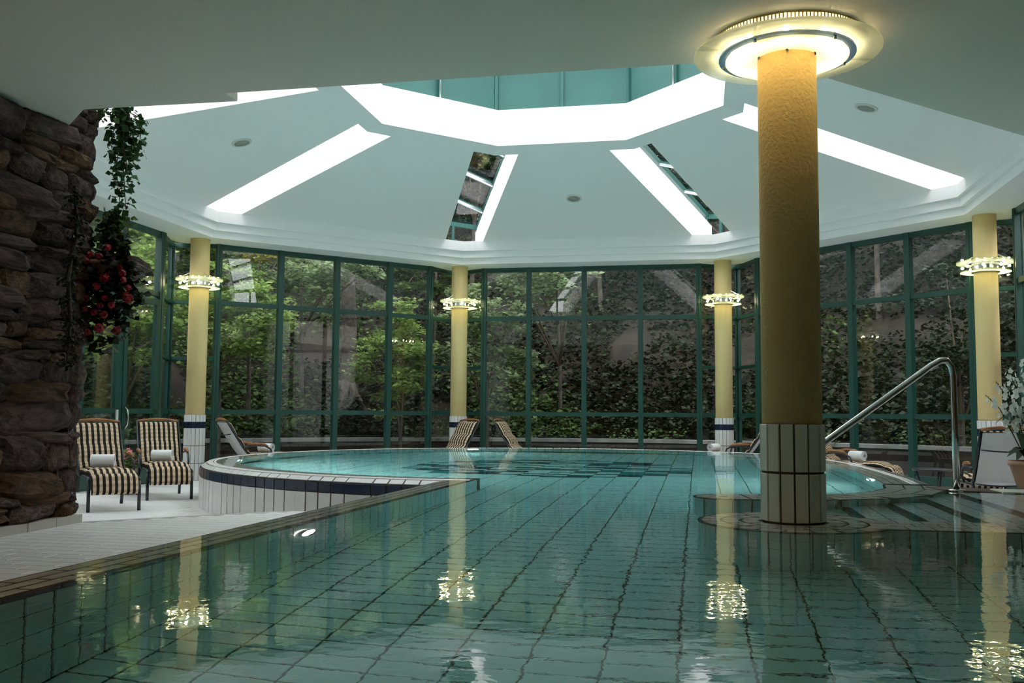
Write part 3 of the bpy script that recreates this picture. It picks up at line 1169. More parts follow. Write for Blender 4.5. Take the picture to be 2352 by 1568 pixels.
# ------------------------------------------------------------------ columns
def column(pos, zb, ztop, rad, rows, n, mat, label):
    c = empty('column', (pos.x, pos.y, zb))
    tag(c, label, 'column', 'yellow columns', 'thing')
    tile_top = rows[0][0]
    MB().lathe([(0.001, tile_top - 0.02 - zb), (rad, tile_top - 0.02 - zb), (rad, ztop - zb), (0.001, ztop - zb)], 48).build('shaft', mat, c, True)
    MB().lathe([(rad + 0.004, 0), (rad + 0.004, tile_top - zb - 0.004), (0.001, tile_top - zb - 0.004), (0.001, 0)], 48).build('tile_backing', 'grout', c)
    for z1, z0, tm in rows:
        gap = 0.014 if tm == 'tile_rim' else 0.009
        for i in range(n):
            a = 2 * math.pi * (i + 0.5) / n
            o3 = Vector((math.cos(a), math.sin(a), 0))
            mm = Matrix((Vector((-o3.y, o3.x, 0)), Vector((0, 0, 1)), o3)).transposed()
            w = 2 * math.pi * (rad + 0.012) / n
            link('tile', unit_tile(tm)[0], c, Matrix.Translation(o3 * (rad + 0.012) + Vector((0, 0, (z0 + z1) / 2 - zb))) @ mm.to_4x4() @ Matrix.Diagonal((w - gap, z1 - z0 - gap, 0.012, 1)))
    return c


FAR_ROWS = [(0.607, 0.475, 'tile_white'), (0.475, 0.425, 'tile_navy'), (0.425, 0.370, 'tile_navy'), (0.370, 0.06, 'tile_white'), (0.06, -0.25, 'tile_white'), (-0.25, FLOOR, 'tile_white')]
NEAR_ROWS = [(0.607, 0.305, 'tile_rim'), (0.305, 0.0, 'tile_rim')]
cl = {-1: 'yellow column with white and navy tiled base beside the two facing loungers',
      0: 'yellow column behind the striped lounger across the pool',
      1: 'yellow column across the pool just left of the near column',
      2: 'yellow column at the right behind the handrail and flower pot'}
for k, lab in cl.items():
    column(ov(k, OCT), FLOOR, SOFFIT + 0.01, 0.17, FAR_ROWS, 16, 'stucco_far', lab)
column(COLP, -0.03, LOWC + 0.01, 0.183, NEAR_ROWS, 14, 'stucco', 'thick rough yellow column rising out of the pool on a tiled base')


# ------------------------------------------------------------------ ring lamps
def ring_disc(r0, r1, z, th, seg=48):
    return MB().lathe([(r0, z - th / 2), (r1, z - th / 2), (r1, z + th / 2), (r0, z + th / 2)], seg, closed=True)


def bulb_mesh():
    bm = bmesh.new()
    bmesh.ops.create_icosphere(bm, subdivisions=1, radius=0.023)
    me = bpy.data.meshes.new('bulb')
    bm.to_mesh(me)
    bm.free()
    me.materials.append(MATS['bulb'])
    return me


BM = bulb_mesh()


def far_lamp(pos, label):
    c = empty('ring_lamp', (pos.x, pos.y, 2.96))
    tag(c, label, 'lamp', 'ring lamps on the columns')
    ring_disc(0.36, 0.53, -0.085, 0.010).build('lower_glass', 'glass_disc', c)
    ring_disc(0.172, 0.358, -0.085, 0.010).build('lower_frosted_glass', 'frosted_glass', c)
    ring_disc(0.30, 0.53, 0.065, 0.008).build('upper_glass', 'glass_disc', c)
    ring_disc(0.24, 0.41, 0.052, 0.008).build('upper_frosted_glass', 'frosted_glass', c)
    MB().lathe([(0.172, -0.09), (0.20, -0.09), (0.20, 0.10), (0.172, 0.10)], 32, closed=True).build('collar', 'chrome', c)
    for i in range(8):
        a = 2 * math.pi * (i + 0.3) / 8
        d = Vector((math.cos(a), math.sin(a), 0))
        link('bulb', BM, c, Matrix.Translation(d * 0.325 + Vector((0, 0, -0.005))))
        MB().tube([d * 0.325 + Vector((0, 0, 0.02)), d * 0.325 + Vector((0, 0, 0.048))], 0.012, 8).build('lamp_holder', 'chrome', c)
    for i in range(4):
        a = 2 * math.pi * (i + 0.5) / 4
        d = Vector((math.cos(a), math.sin(a), 0))
        MB().tube([d * 0.18 + Vector((0, 0, 0.17)), d * 0.36 + Vector((0, 0, 0.075))], 0.010, 6).build('stay', 'aluminium', c)
    return c


ll = {-1: 'glowing glass ring lamp on the column beside the two facing loungers', 0: 'glowing glass ring lamp on the middle column above the striped lounger',
      1: 'glowing glass ring lamp on the far column left of the near column', 2: 'glowing glass ring lamp on the right column above the flower pot'}
for k, lab in ll.items():
    far_lamp(ov(k, OCT), lab)

nl_ = empty('ring_lamp', (COLP.x, COLP.y, LOWC))
tag(nl_, 'large frosted glass disc lamp around the near column under the low ceiling', 'lamp', 'ring lamps on the columns')
for i in range(2):
    a0 = R(190) + i * math.pi + 0.004
    prof_ = [(0.425, -0.100), (0.585, -0.094), (0.585, -0.086), (0.425, -0.092)]
    m = MB()
    nseg = 30
    vv, ff = [], []
    for s in range(nseg + 1):
        a = a0 + (math.pi - 0.008) * s / nseg
        for r_, z in prof_:
            vv.append((r_ * math.cos(a), r_ * math.sin(a), z))
    for s in range(nseg):
        for j in range(4):
            j2 = (j + 1) % 4
            ff.append((s * 4 + j, (s + 1) * 4 + j, (s + 1) * 4 + j2, s * 4 + j2))
    ff += [(0, 1, 2, 3), (nseg * 4 + 3, nseg * 4 + 2, nseg * 4 + 1, nseg * 4)]
    m.add(vv, ff).build('glass_disc_half', 'frosted_glass', nl_, True)
ring_disc(0.187, 0.385, -0.128, 0.009).build('inner_glass_disc', 'frosted_glass', nl_, False)
ring_disc(0.380, 0.428, -0.110, 0.012).build('blue_ring', 'mirror_blue', nl_)
# perforated metal band against the ceiling
pb = MB()
n_ = 130
for i in range(n_):
    a = 2 * math.pi * i / n_
    o3 = Vector((math.cos(a), math.sin(a), 0))
    mm = Matrix((Vector((-o3.y, o3.x, 0)), Vector((0, 0, 1)), o3)).transposed()
    pb.box(o3 * 0.465 + Vector((0, 0, -0.028)), (0.009, 0.05, 0.004), mm)
pb.lathe([(0.462, -0.055), (0.468, -0.055), (0.468, -0.047), (0.462, -0.047)], 64, closed=True)
pb.lathe([(0.462, -0.012), (0.468, -0.012), (0.468, 0.0), (0.462, 0.0)], 64, closed=True)
tag(pb.build('perforated_band', 'brass', nl_), kind='stuff')
for i in range(9):
    a = 2 * math.pi * (i + 0.35) / 9
    d = Vector((math.cos(a), math.sin(a), 0))
    link('bulb', BM, nl_, Matrix.Translation(d * 0.345 + Vector((0, 0, -0.058))))
    MB().tube([d * 0.345 + Vector((0, 0, -0.04)), d * 0.345], 0.012, 8).build('lamp_holder', 'chrome', nl_)
for i in range(5):
    a = 2 * math.pi * (i + 0.15) / 5
    d = Vector((math.cos(a), math.sin(a), 0))
    MB().tube([d * 0.404 + Vector((0, 0, -0.132)), d * 0.404 + Vector((0, 0, -0.01))], 0.010, 8).build('screw', 'chrome', nl_, True)
for i in range(6):
    a = 2 * math.pi * (i + 0.25) / 6
    d = Vector((math.cos(a), math.sin(a), 0))
    MB().tube([d * 0.197 + Vector((0, 0, -0.148)), d * 0.197 + Vector((0, 0, -0.11))], 0.009, 8).build('screw', 'chrome', nl_, True)

# ceiling loudspeakers
for (x, y, k, lab) in ((-4.066, 14.107, -2, 'round ceiling loudspeaker on the left sloped panel'), (1.132, 17.624, 0, 'round ceiling loudspeaker on the panel above the far window wall'),
                       (4.623, 12.317, 2, 'round ceiling loudspeaker on the right panel near the low ceiling')):
    _, n = side_frame(k)
    z = panel_z(k, (x, y))
    nz = Vector((SLOPE * n.x, SLOPE * n.y, -1)).normalized()
    xa = Vector((n.y, -n.x, 0))
    c = empty('ceiling_speaker', (x, y, z))
    c.rotation_euler = frame(xa, nz.cross(xa)).to_euler()
    tag(c, lab, 'loudspeaker', 'ceiling loudspeakers')
    MB().lathe([(0.001, 0.0), (0.115, 0.0), (0.115, 0.012), (0.001, 0.018)], 28).build('grille', 'speaker_grille', c, True)
    MB().lathe([(0.112, 0.0), (0.15, 0.0), (0.145, 0.014), (0.112, 0.018)], 28, closed=True).build('rim', 'speaker_rim', c, True)

# small downlights in the low ceiling behind the viewer (seen as reflections in the glass)
for i, (x, y) in enumerate(((-6.4, -4.3), (-5.5, -3.7), (-4.8, -3.9), (-3.9, -3.3), (-3.4, -2.7), (-2.0, -4.2), (-2.1, 3.3), (-1.7, 4.2), (-2.3, 2.3), (-1.9, 2.75), (-1.6, 0.9), (-0.4, -0.1), (-6.3, 5.2))):
    c = empty('downlight', (x, y, LOWC))
    tag(c, 'small warm downlight in the low ceiling above the near pool', 'lamp', 'downlights in the low ceiling')
    MB().lathe([(0.035, 0.0), (0.055, 0.0), (0.05, -0.02), (0.035, -0.012)], 16, closed=True).build('trim_ring', 'chrome', c)
    MB().lathe([(0.001, -0.006), (0.034, -0.006), (0.034, -0.004), (0.001, -0.004)], 12, closed=True).build('lens', 'spot', c)

# underwater lamps
for (p, d, lab) in ((L2(2.12, 0.28), nl, 'lit oval underwater lamp in the left pool wall'),):
    c = empty('pool_lamp', (p.x, p.y, -0.40))
    tag(c, lab, 'lamp', 'underwater pool lamps')
    ax = Vector(d)
    mm = Matrix((Vector((-ax.y, ax.x, 0)), Vector((0, 0, 1)), ax)).transposed().to_4x4()
    MB().lathe([(0.105, 0.0), (0.13, 0.0), (0.125, 0.03), (0.105, 0.03)], 24, closed=True).build('rim', 'chrome', c, True).matrix_local = mm
    MB().lathe([(0.001, 0.02), (0.105, 0.014), (0.105, 0.004), (0.001, 0.004)], 24).build('lens', 'pool_bulb', c, True).matrix_local = mm
for (a, lab) in ((ang(Vector((-0.80, 18.5))), 'lit underwater lamp in the far round pool wall below the striped lounger'), (ang(uv(4.36, -2.0)), 'lit underwater lamp in the round pool wall right of the near column'),
                 (R(-172), 'lit underwater lamp on the inner round pool wall facing the handrail'), (R(-150), 'lit underwater lamp on the inner round pool wall nearest the left loungers'), (R(-128), 'lit underwater lamp on the near inner face of the round pool wall')):  # these three are hidden from the camera, added to lighten the round pool
    if 'right' in lab:
        p, ax = uv(4.03, -2.05), Vector((-EU.x, -EU.y, 0))
    else:
        p, ax = circ(a, PR - 0.02), Vector((-math.cos(a), -math.sin(a), 0))
    c = empty('pool_lamp', (p.x, p.y, -0.38))
    tag(c, lab, 'lamp', 'underwater pool lamps')
    mm = Matrix((Vector((-ax.y, ax.x, 0)), Vector((0, 0, 1)), ax)).transposed().to_4x4()
    MB().lathe([(0.105, 0.0), (0.13, 0.0), (0.125, 0.03), (0.105, 0.03)], 24, closed=True).build('rim', 'chrome', c, True).matrix_local = mm
    MB().lathe([(0.001, 0.02), (0.105, 0.014), (0.105, 0.004), (0.001, 0.004)], 24).build('lens', 'pool_bulb_cool', c, True).matrix_local = mm

# ------------------------------------------------------------------ rough stone wall at the left
def stone_mesh(seed, mat):
    rs = np.random.default_rng(seed)
    nx, nz_ = 6, 4
    vs_, idx = [], {}
    # front dome grid (x right, z up, y outward)
    for i in range(nx + 1):
        for j in range(nz_ + 1):
            fx, fz = i / nx * 2 - 1, j / nz_ * 2 - 1
            edge = max(abs(fx), abs(fz))
            y = 0.5 * (1 - abs(fx) ** 7) ** 0.5 * (1 - abs(fz) ** 6) ** 0.5 if edge < 1 else 0.0
            jx, jz = (rs.uniform(-1, 1, 2) * (0.16, 0.13))
            y *= 1 + rs.uniform(-0.3, 0.2)
            rx = 1 - 0.09 * abs(fz) ** 3
            rz_ = 1 - 0.14 * abs(fx) ** 3
            idx[i, j] = len(vs_)
            vs_.append((0.5 * fx * rx + jx * 0.34, y, 0.5 * fz * rz_ + jz * 0.42))
    fs = [(idx[i, j], idx[i, j + 1], idx[i + 1, j + 1], idx[i + 1, j]) for i in range(nx) for j in range(nz_)]
    rim = [idx[i, 0] for i in range(nx + 1)] + [idx[nx, j] for j in range(1, nz_ + 1)] + [idx[i, nz_] for i in range(nx - 1, -1, -1)] + [idx[0, j] for j in range(nz_ - 1, 0, -1)]
    o = len(vs_)
    for r_ in rim:
        x, y, z = vs_[r_]
        vs_.append((x * 0.96, -0.7, z * 0.96))
    n = len(rim)
    for a in range(n):
        b = (a + 1) % n
        fs.append((rim[a], rim[b], o + b, o + a))
    return MB().add(vs_, fs).data('stone', mat)


STM = [stone_mesh(i, 'stone' if i % 4 else 'stone_brown') for i in range(14)]
W_END = Vector((-3.74, 8.47))
W_DIR = Vector((-0.155, -0.988)).normalized()        # from the end towards the viewer
W_OUT = Vector((-W_DIR.y, W_DIR.x))
if W_OUT.x < 0:
    W_OUT = -W_OUT
RC = 0.30


def wall_pt(s, z):
    """s from the end towards the viewer; s<0 goes round the corner; the wall leans out with height"""
    lean = 0.03 * (z - DECK)
    if s >= RC:
        return W_END + W_DIR * (s - lean), W_OUT
    th = (RC - s) / RC
    if th < 1.571:
        c = W_END + W_DIR * (RC - lean) - W_OUT * RC
        o = (W_OUT * math.cos(th) - W_DIR * math.sin(th))
        return c + o * RC, o
    c = W_END - W_OUT * RC - W_DIR * lean
    return c - W_OUT * (RC * (th - 1.571)), -W_DIR


core = MB()
cp = [W_END + W_DIR * 0.22 - W_OUT * 0.10, W_END + W_DIR * 5.0 - W_OUT * 0.04, W_END + W_DIR * 5.0 - W_OUT * 1.5, W_END + W_DIR * 0.10 - W_OUT * 1.5, W_END + W_DIR * 0.10 - W_OUT * 0.22]
core.prism([tuple(p) for p in cp], FLOOR, 3.75)
swall = struct(core.build('wall_left', 'mortar'), 'rough dark stone pier of uneven stacked rocks at the left', 'wall')
z = DECK + 0.07
ns = 0
rs = random.Random(3)
while z < 3.72:
    h = rs.uniform(0.075, 0.15) if rs.random() < 0.62 else rs.uniform(0.15, 0.24)
    s = -0.9 + rs.uniform(-0.2, 0.2)
    while s < 2.15:
        w = rs.uniform(0.30, 0.95) if s > 0.2 else rs.uniform(0.2, 0.36)
        if h < 0.12:
            w *= 0.85
        zz = z + h / 2 + rs.uniform(-0.025, 0.025)
        p, o = wall_pt(s + w / 2, zz)
        d = Vector((-o.y, o.x, 0))
        dep = rs.uniform(0.045, 0.10)
        mm = Matrix((-d, Vector((o.x, o.y, 0)), Vector((0, 0, 1)))).transposed()
        tilt = Matrix.Rotation(rs.uniform(-0.12, 0.12), 3, 'Y') @ Matrix.Rotation(rs.uniform(-0.16, 0.16), 3, 'Z') @ Matrix.Rotation(rs.uniform(-0.2, 0.2), 3, 'X')
        hh = h * rs.uniform(0.95, 1.25)
        mw = Matrix.Translation((p.x - o.x * 0.02, p.y - o.y * 0.02, zz)) @ (mm @ tilt).to_4x4() @ Matrix.Diagonal((w * 1.10 * rs.choice((-1, 1)), dep * 2, hh * 1.13, 1))
        if zz < 3.7:
            link('stone', rs.choice(STM), swall, mw)
            ns += 1
        s += w
    z += h
# protruding ledge stone that carries the red geranium
p, o = wall_pt(-0.05, 1.9)
link('stone', STM[3], swall, Matrix.Translation((p.x + 0.25, p.y + 0.25, 1.92)) @ Matrix.Rotation(R(-25), 4, 'Z') @ Matrix.Rotation(R(-12), 4, 'Y') @ Matrix.Diagonal((0.62, 0.5, 0.18, 1)))
pls = MB()
for i in range(8):
    a = W_END + W_DIR * (0.12 + i * 0.36) + W_OUT * 0.03
    b = W_END + W_DIR * (0.12 + i * 0.36 + 0.352) + W_OUT * 0.03
    MB().bar((a.x, a.y, DECK + 0.035), (b.x, b.y, DECK + 0.035), 0.10, 0.07).build('plinth_block', 'plinth', swall)


# ------------------------------------------------------------------ foliage helpers
def leaf_object(name, P, size, mat, parent=None, up=0.5, droop=0.0, aspect=0.55, nrm=None):
    """many folded leaf blades as one mesh (stuff)"""
    P = np.asarray(P, float)
    n = len(P)
    sz = size * RNG.uniform(0.65, 1.35, (n, 1))
    a = RNG.uniform(0, 2 * math.pi, n)
    d = np.stack([np.cos(a), np.sin(a), RNG.uniform(-0.5, 0.5, n) - droop], 1)
    d /= np.linalg.norm(d, axis=1, keepdims=True)
    nn = RNG.normal(0, 1, (n, 3))
    nn[:, 2] = np.abs(nn[:, 2]) + up
    if nrm is not None:
        nn += np.asarray(nrm)
    s = np.cross(d, nn)
    s /= np.linalg.norm(s, axis=1, keepdims=True)
    nn = np.cross(s, d)
    w = sz * aspect * 0.5
    V = np.stack([P, P + d * sz * 0.45 + s * w + nn * sz * 0.10, P + d * sz, P + d * sz * 0.45 - s * w + nn * sz * 0.10], 1).reshape(-1, 3)
    me = bpy.data.meshes.new(name)
    me.vertices.add(4 * n)
    me.vertices.foreach_set('co', V.ravel())
    me.loops.add(6 * n)
    b = np.arange(n)[:, None] * 4
    li = np.concatenate([b, b + 1, b + 2, b, b + 2, b + 3], 1).ravel()
    me.loops.foreach_set('vertex_index', li.astype(np.int32))
    me.polygons.add(2 * n)
    me.polygons.foreach_set('loop_start', (np.arange(2 * n) * 3).astype(np.int32))
    me.materials.append(MATS[mat])
    me.update(calc_edges=True)
    o = link(name, me, parent)
    o['kind'] = 'stuff'
    return o


def blob(c, r, n, hollow=0.45):
    """points in clumped shell of an ellipsoid"""
    q = RNG.normal(0, 1, (n, 3))
    q /= np.linalg.norm(q, axis=1, keepdims=True)
    rad = hollow + (1 - hollow) * RNG.uniform(0, 1, (n, 1)) ** 0.5
    return np.asarray(c) + q * rad * np.asarray(r)


def clumps(c, r, nclump, per, cr):
    cs = blob(c, r, nclump, 0.2)
    out = []
    for q in cs:
        k = RNG.uniform(0.6, 1.3)
        out.append(blob(q, (cr * k * 1.3, cr * k * 1.3, cr * k * 0.55), per, 0.1))
    return np.concatenate(out), cs


def tree(name, base, height, trunk_r, crown_c, crown_r, nclump, per, cr, leaf, mat, label, group='trees on the bank', cat='tree', lean=(0, 0), roots=False):
    t = empty(name, base)
    tag(t, label, cat, group)
    B = Vector(base)
    top = Vector((lean[0], lean[1], height))
    path = [Vector((0, 0, -0.3))] + [top * f_ + Vector((math.sin(f_ * 5 + base[0]) * 0.05, math.cos(f_ * 4) * 0.05, 0)) * height * 0.15 for f_ in (0.0, 0.15, 0.35, 0.6, 0.85, 1.0)]
    rr = [trunk_r * 1.5, trunk_r * 1.25, trunk_r, trunk_r * 0.9, trunk_r * 0.75, trunk_r * 0.5, trunk_r * 0.2]
    MB().tube(path, rr, 10).build('trunk', 'bark', t, True)
    if roots:
        for i in range(6):
            a = i * 1.05 + 0.4
            d = Vector((math.cos(a), math.sin(a), 0))
            MB().tube([Vector((0, 0, 0.45)) + d * trunk_r * 0.6, d * trunk_r * 1.6 + Vector((0, 0, 0.12)), d * 0.75 + Vector((0, 0, -0.35 if d.y < 0 else 0.25)), d * 1.2 + Vector((0, 0, -0.9 if d.y < 0 else 0.5))],
                      [0.12, 0.10, 0.06, 0.02], 7).build('root', 'bark', t, True)
    P, cs = clumps(np.asarray(crown_c) - np.asarray(base), crown_r, nclump, per, cr)
    for q in cs[:9]:
        q = Vector(q)
        st_ = path[3 + (int(abs(q.x) * 10) % 3)]
        mid = (st_ + q) / 2 + Vector((0, 0, 0.15))
        MB().tube([st_, mid, q], [trunk_r * 0.35 + 0.01, trunk_r * 0.2 + 0.008, 0.006], 6).build('branch', 'twig', t, True)
    leaf_object('foliage', P, leaf, mat, t, up=0.6)
    return t


def bank_z(p):
    q = Vector((p[0] - CX, p[1] - CY))
    a = q.length
    return -0.60 if a < 10.4 else min(10.5, 0.05 + (a - 10.4) * 0.78)


# ------------------------------------------------------------------ outdoors
gm = MB()
NA, rads = 60, [7.2, 8.6, 9.9, 10.39, 10.4, 11.2, 12.4, 14, 16, 18.5, 21, 24, 30]
vv, ff = [], []
for i in range(NA + 1):
    a = R(-28) + R(236) * i / NA
    for r_ in rads:
        x, y = CX + r_ * math.cos(a), CY + r_ * math.sin(a)
        zz = -0.60 if r_ < 10.4 else bank_z((x, y)) + (random.uniform(-0.18, 0.18) if r_ > 10.5 else 0)
        vv.append((x, y, zz))
n = len(rads)
for i in range(NA):
    for j in range(n - 1):
        ff.append((i * n + j, (i + 1) * n + j, (i + 1) * n + j + 1, i * n + j + 1))
struct(gm.add(vv, ff).build('terrain', 'soil', None, True), 'steep dark earth bank rising behind the windows', 'bank')
gw = MB()
pts = [Vector((CX, CY)) + Vector((math.cos(a), math.sin(a))) * 10.15 for a in np.linspace(R(-25), R(205), 60)]
gw.sweep(pts, [(-0.16, -0.7), (-0.16, 0.0), (0.16, 0.0), (0.16, -0.7)], side=1.0)
gwo = struct(gw.build('wall_garden', 'soil'), 'low dark garden wall with a grey coping at the foot of the bank', 'wall')
MB().sweep(pts, [(-0.19, 0.0), (-0.19, 0.08), (0.19, 0.08), (0.19, 0.0)], side=1.0).build('coping', 'concrete', gwo)

# ground cover and ivy on the bank
P = []
for _ in range(105000):
    a = R(random.uniform(5, 185))
    r_ = 10.4 + 9.5 * random.random() ** 1.25
    x, y = CX + r_ * math.cos(a), CY + r_ * math.sin(a)
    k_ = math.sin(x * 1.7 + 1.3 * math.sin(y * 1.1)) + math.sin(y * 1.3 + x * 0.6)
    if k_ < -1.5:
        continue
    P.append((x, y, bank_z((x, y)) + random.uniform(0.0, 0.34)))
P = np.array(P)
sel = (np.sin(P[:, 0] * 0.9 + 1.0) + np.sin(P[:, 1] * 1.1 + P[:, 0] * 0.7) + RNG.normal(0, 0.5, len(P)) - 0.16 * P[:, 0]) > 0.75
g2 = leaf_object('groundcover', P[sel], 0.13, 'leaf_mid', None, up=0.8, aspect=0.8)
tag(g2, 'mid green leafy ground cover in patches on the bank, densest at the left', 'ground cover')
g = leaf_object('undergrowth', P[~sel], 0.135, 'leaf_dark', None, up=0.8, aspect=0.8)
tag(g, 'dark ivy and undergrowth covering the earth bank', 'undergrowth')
P = []
for _ in range(16000):
    a = R(random.uniform(5, 185))
    r_ = random.uniform(8.4, 11.4)
    x, y = CX + r_ * math.cos(a), CY + r_ * math.sin(a)
    if math.sin(x * 2.3) + math.sin(y * 1.9 + 1) < 0.2:
        continue
    P.append((x, y, (bank_z((x, y)) if r_ > 10.4 else -0.6 if abs(r_ - 10.15) > 0.25 else 0.07) + random.uniform(0, 0.26)))
g = leaf_object('weeds', P, 0.09, 'leaf_mid', None, up=0.8, aspect=0.7)
tag(g, 'green weeds and fern leaves around the low garden wall', 'weeds')

P = []
for _ in range(26000):
    a = R(random.uniform(0, 190))
    r_ = random.uniform(18.5, 29.5)
    x, y = CX + r_ * math.cos(a), CY + r_ * math.sin(a)
    P.append((x, y, bank_z((x, y)) + random.uniform(0.0, 0.6)))
g = leaf_object('brambles', P, 0.34, 'leaf_dark', None, up=0.8, aspect=0.8)
tag(g, 'dark brambles covering the top of the bank under the trees', 'brambles')

# the large tree with bare trunk and roots
tree('tree', (-4.12, 24.05, bank_z((-4.12, 24.05)) - 0.1), 11.0, 0.19, (-4.2, 24.6, 9.5), (3.2, 2.5, 1.8), 40, 120, 0.55, 0.22, 'leaf_dark', 'tall tree with a bare grey trunk and exposed roots on the bank', roots=True)
# clumps close to the glass; strong light on some is put into leaf colour
tree('shrub', (-6.3, 20.6, bank_z((-6.3, 20.6))), 3.6, 0.07, (-6.0, 20.4, 2.7), (1.35, 0.8, 1.2), 60, 90, 0.28, 0.12, 'leaf_bright', 'mid green leafy tree right behind the left column', 'shrubs close to the glass', 'shrub')
tree('shrub', (-2.55, 22.3, bank_z((-2.55, 22.3)) - .2), 2.6, 0.05, (-2.6, 21.9, 1.85), (0.95, 0.6, 1.45), 55, 85, 0.25, 0.12, 'leaf_bright', 'bright green bush left of the middle column', 'shrubs close to the glass', 'shrub')
tree('shrub', (-0.6, 23.0, bank_z((-0.6, 23.0)) - .2), 3.6, 0.06, (-0.55, 22.8, 2.6), (1.3, 0.7, 1.25), 46, 80, 0.28, 0.14, 'leaf_pale', 'pale leafy sapling right of the middle column', 'shrubs close to the glass', 'shrub')
tree('shrub', (1.2, 24.2, bank_z((1.2, 24.2)) - .2), 4.3, 0.05, (0.75, 22.9, 4.0), (1.2, 0.6, 0.55), 26, 70, 0.26, 0.14, 'leaf_pale', 'drooping pale branch across the top of the far window wall', 'shrubs close to the glass', 'shrub')
tree('shrub', (-6.0, 21.8, bank_z((-6.0, 21.8)) - .2), 4.6, 0.05, (-5.7, 21.2, 4.15), (0.5, 0.4, 0.3), 9, 40, 0.16, 0.12, 'leaf_yellow', 'small yellowing branch at the top of the left window wall', 'shrubs close to the glass', 'shrub')
tree('shrub', (-9.6, 18.2, bank_z((-9.6, 18.2))), 3.5, 0.06, (-9.2, 18.2, 2.6), (1.3, 1.3, 1.5), 50, 90, 0.32, 0.13, 'leaf_bright', 'yellow green bush behind the left glass doors', 'shrubs close to the glass', 'shrub')
tree('shrub', (-7.9, 19.6, bank_z((-7.9, 19.6))), 4.2, 0.06, (-7.8, 19.6, 3.0), (1.0, 0.9, 1.7), 50, 90, 0.30, 0.13, 'leaf_bright', 'tall leafy bush left of the left column behind glass', 'shrubs close to the glass', 'shrub')
tree('shrub', (8.9, 19.0, bank_z((8.9, 19.0))), 3.0, 0.06, (8.8, 18.9, 2.2), (1.3, 1.1, 1.4), 30, 80, 0.32, 0.13, 'leaf_dark', 'dark bush behind the right window wall', 'shrubs close to the glass', 'shrub')
tree('shrub', (10.6, 15.2, bank_z((10.6, 15.2))), 3.0, 0.06, (10.5, 15.2, 2.4), (1.2, 1.3, 1.6), 30, 80, 0.32, 0.13, 'leaf_dark', 'dark bush beyond the right column and flower pot', 'shrubs close to the glass', 'shrub')
tree('shrub', (-5.2, 23.6, bank_z((-5.2, 23.6)) - .2), 4.8, 0.05, (-4.7, 22.3, 4.0), (1.7, 0.7, 0.55), 40, 80, 0.28, 0.14, 'leaf_pale', 'pale overhanging branch across the top of the left window wall', 'shrubs close to the glass', 'shrub')
tree('shrub', (-7.2, 21.6, bank_z((-7.2, 21.6)) - .2), 5.0, 0.05, (-6.8, 21.0, 4.2), (1.2, 0.7, 0.7), 34, 80, 0.28, 0.13, 'leaf_mid', 'mid green crown above the left column', 'shrubs close to the glass', 'shrub')
tree('shrub', (-2.0, 24.6, bank_z((-2.0, 24.6)) - .2), 4.6, 0.05, (-2.2, 23.4, 4.1), (1.0, 0.6, 0.6), 26, 80, 0.26, 0.13, 'leaf_mid', 'mid green branch above the bright bush', 'shrubs close to the glass', 'shrub')
# taller background trees, a wall of dark crowns up the bank
bgt = [(-11.5, 22.5), (-8.6, 25.5), (-1.2, 29.0), (2.6, 28.2), (6.0, 26.8), (9.4, 24.4), (12.2, 20.8), (13.2, 16.2), (-13.4, 17.5), (-5.9, 30.0), (0.8, 33), (7.5, 31), (-10.5, 29.5), (13.0, 27.5)]
wordk = ['far left, beyond the glass doors', 'left of the bare trunk', 'behind the middle column', 'above the far window wall', 'right of the far window wall', 'behind the near column', 'beyond the handrail',
         'beyond the right column', 'at the far left edge', 'high above the bare trunk', 'at the top of the bank behind the middle', 'at the top of the bank to the right', 'at the top of the bank to the left', 'at the top right of the bank']
for (x, y), wd in zip(bgt, wordk):
    zb_ = bank_z((x, y))
    tree('tree', (x, y, zb_ - 0.3), 7.0, 0.07, (x, y, zb_ + 4.6), (2.4, 1.9, 2.6), 46, 90, 0.62, 0.24, 'leaf_dark', 'dark leafy tree on the bank ' + wd)


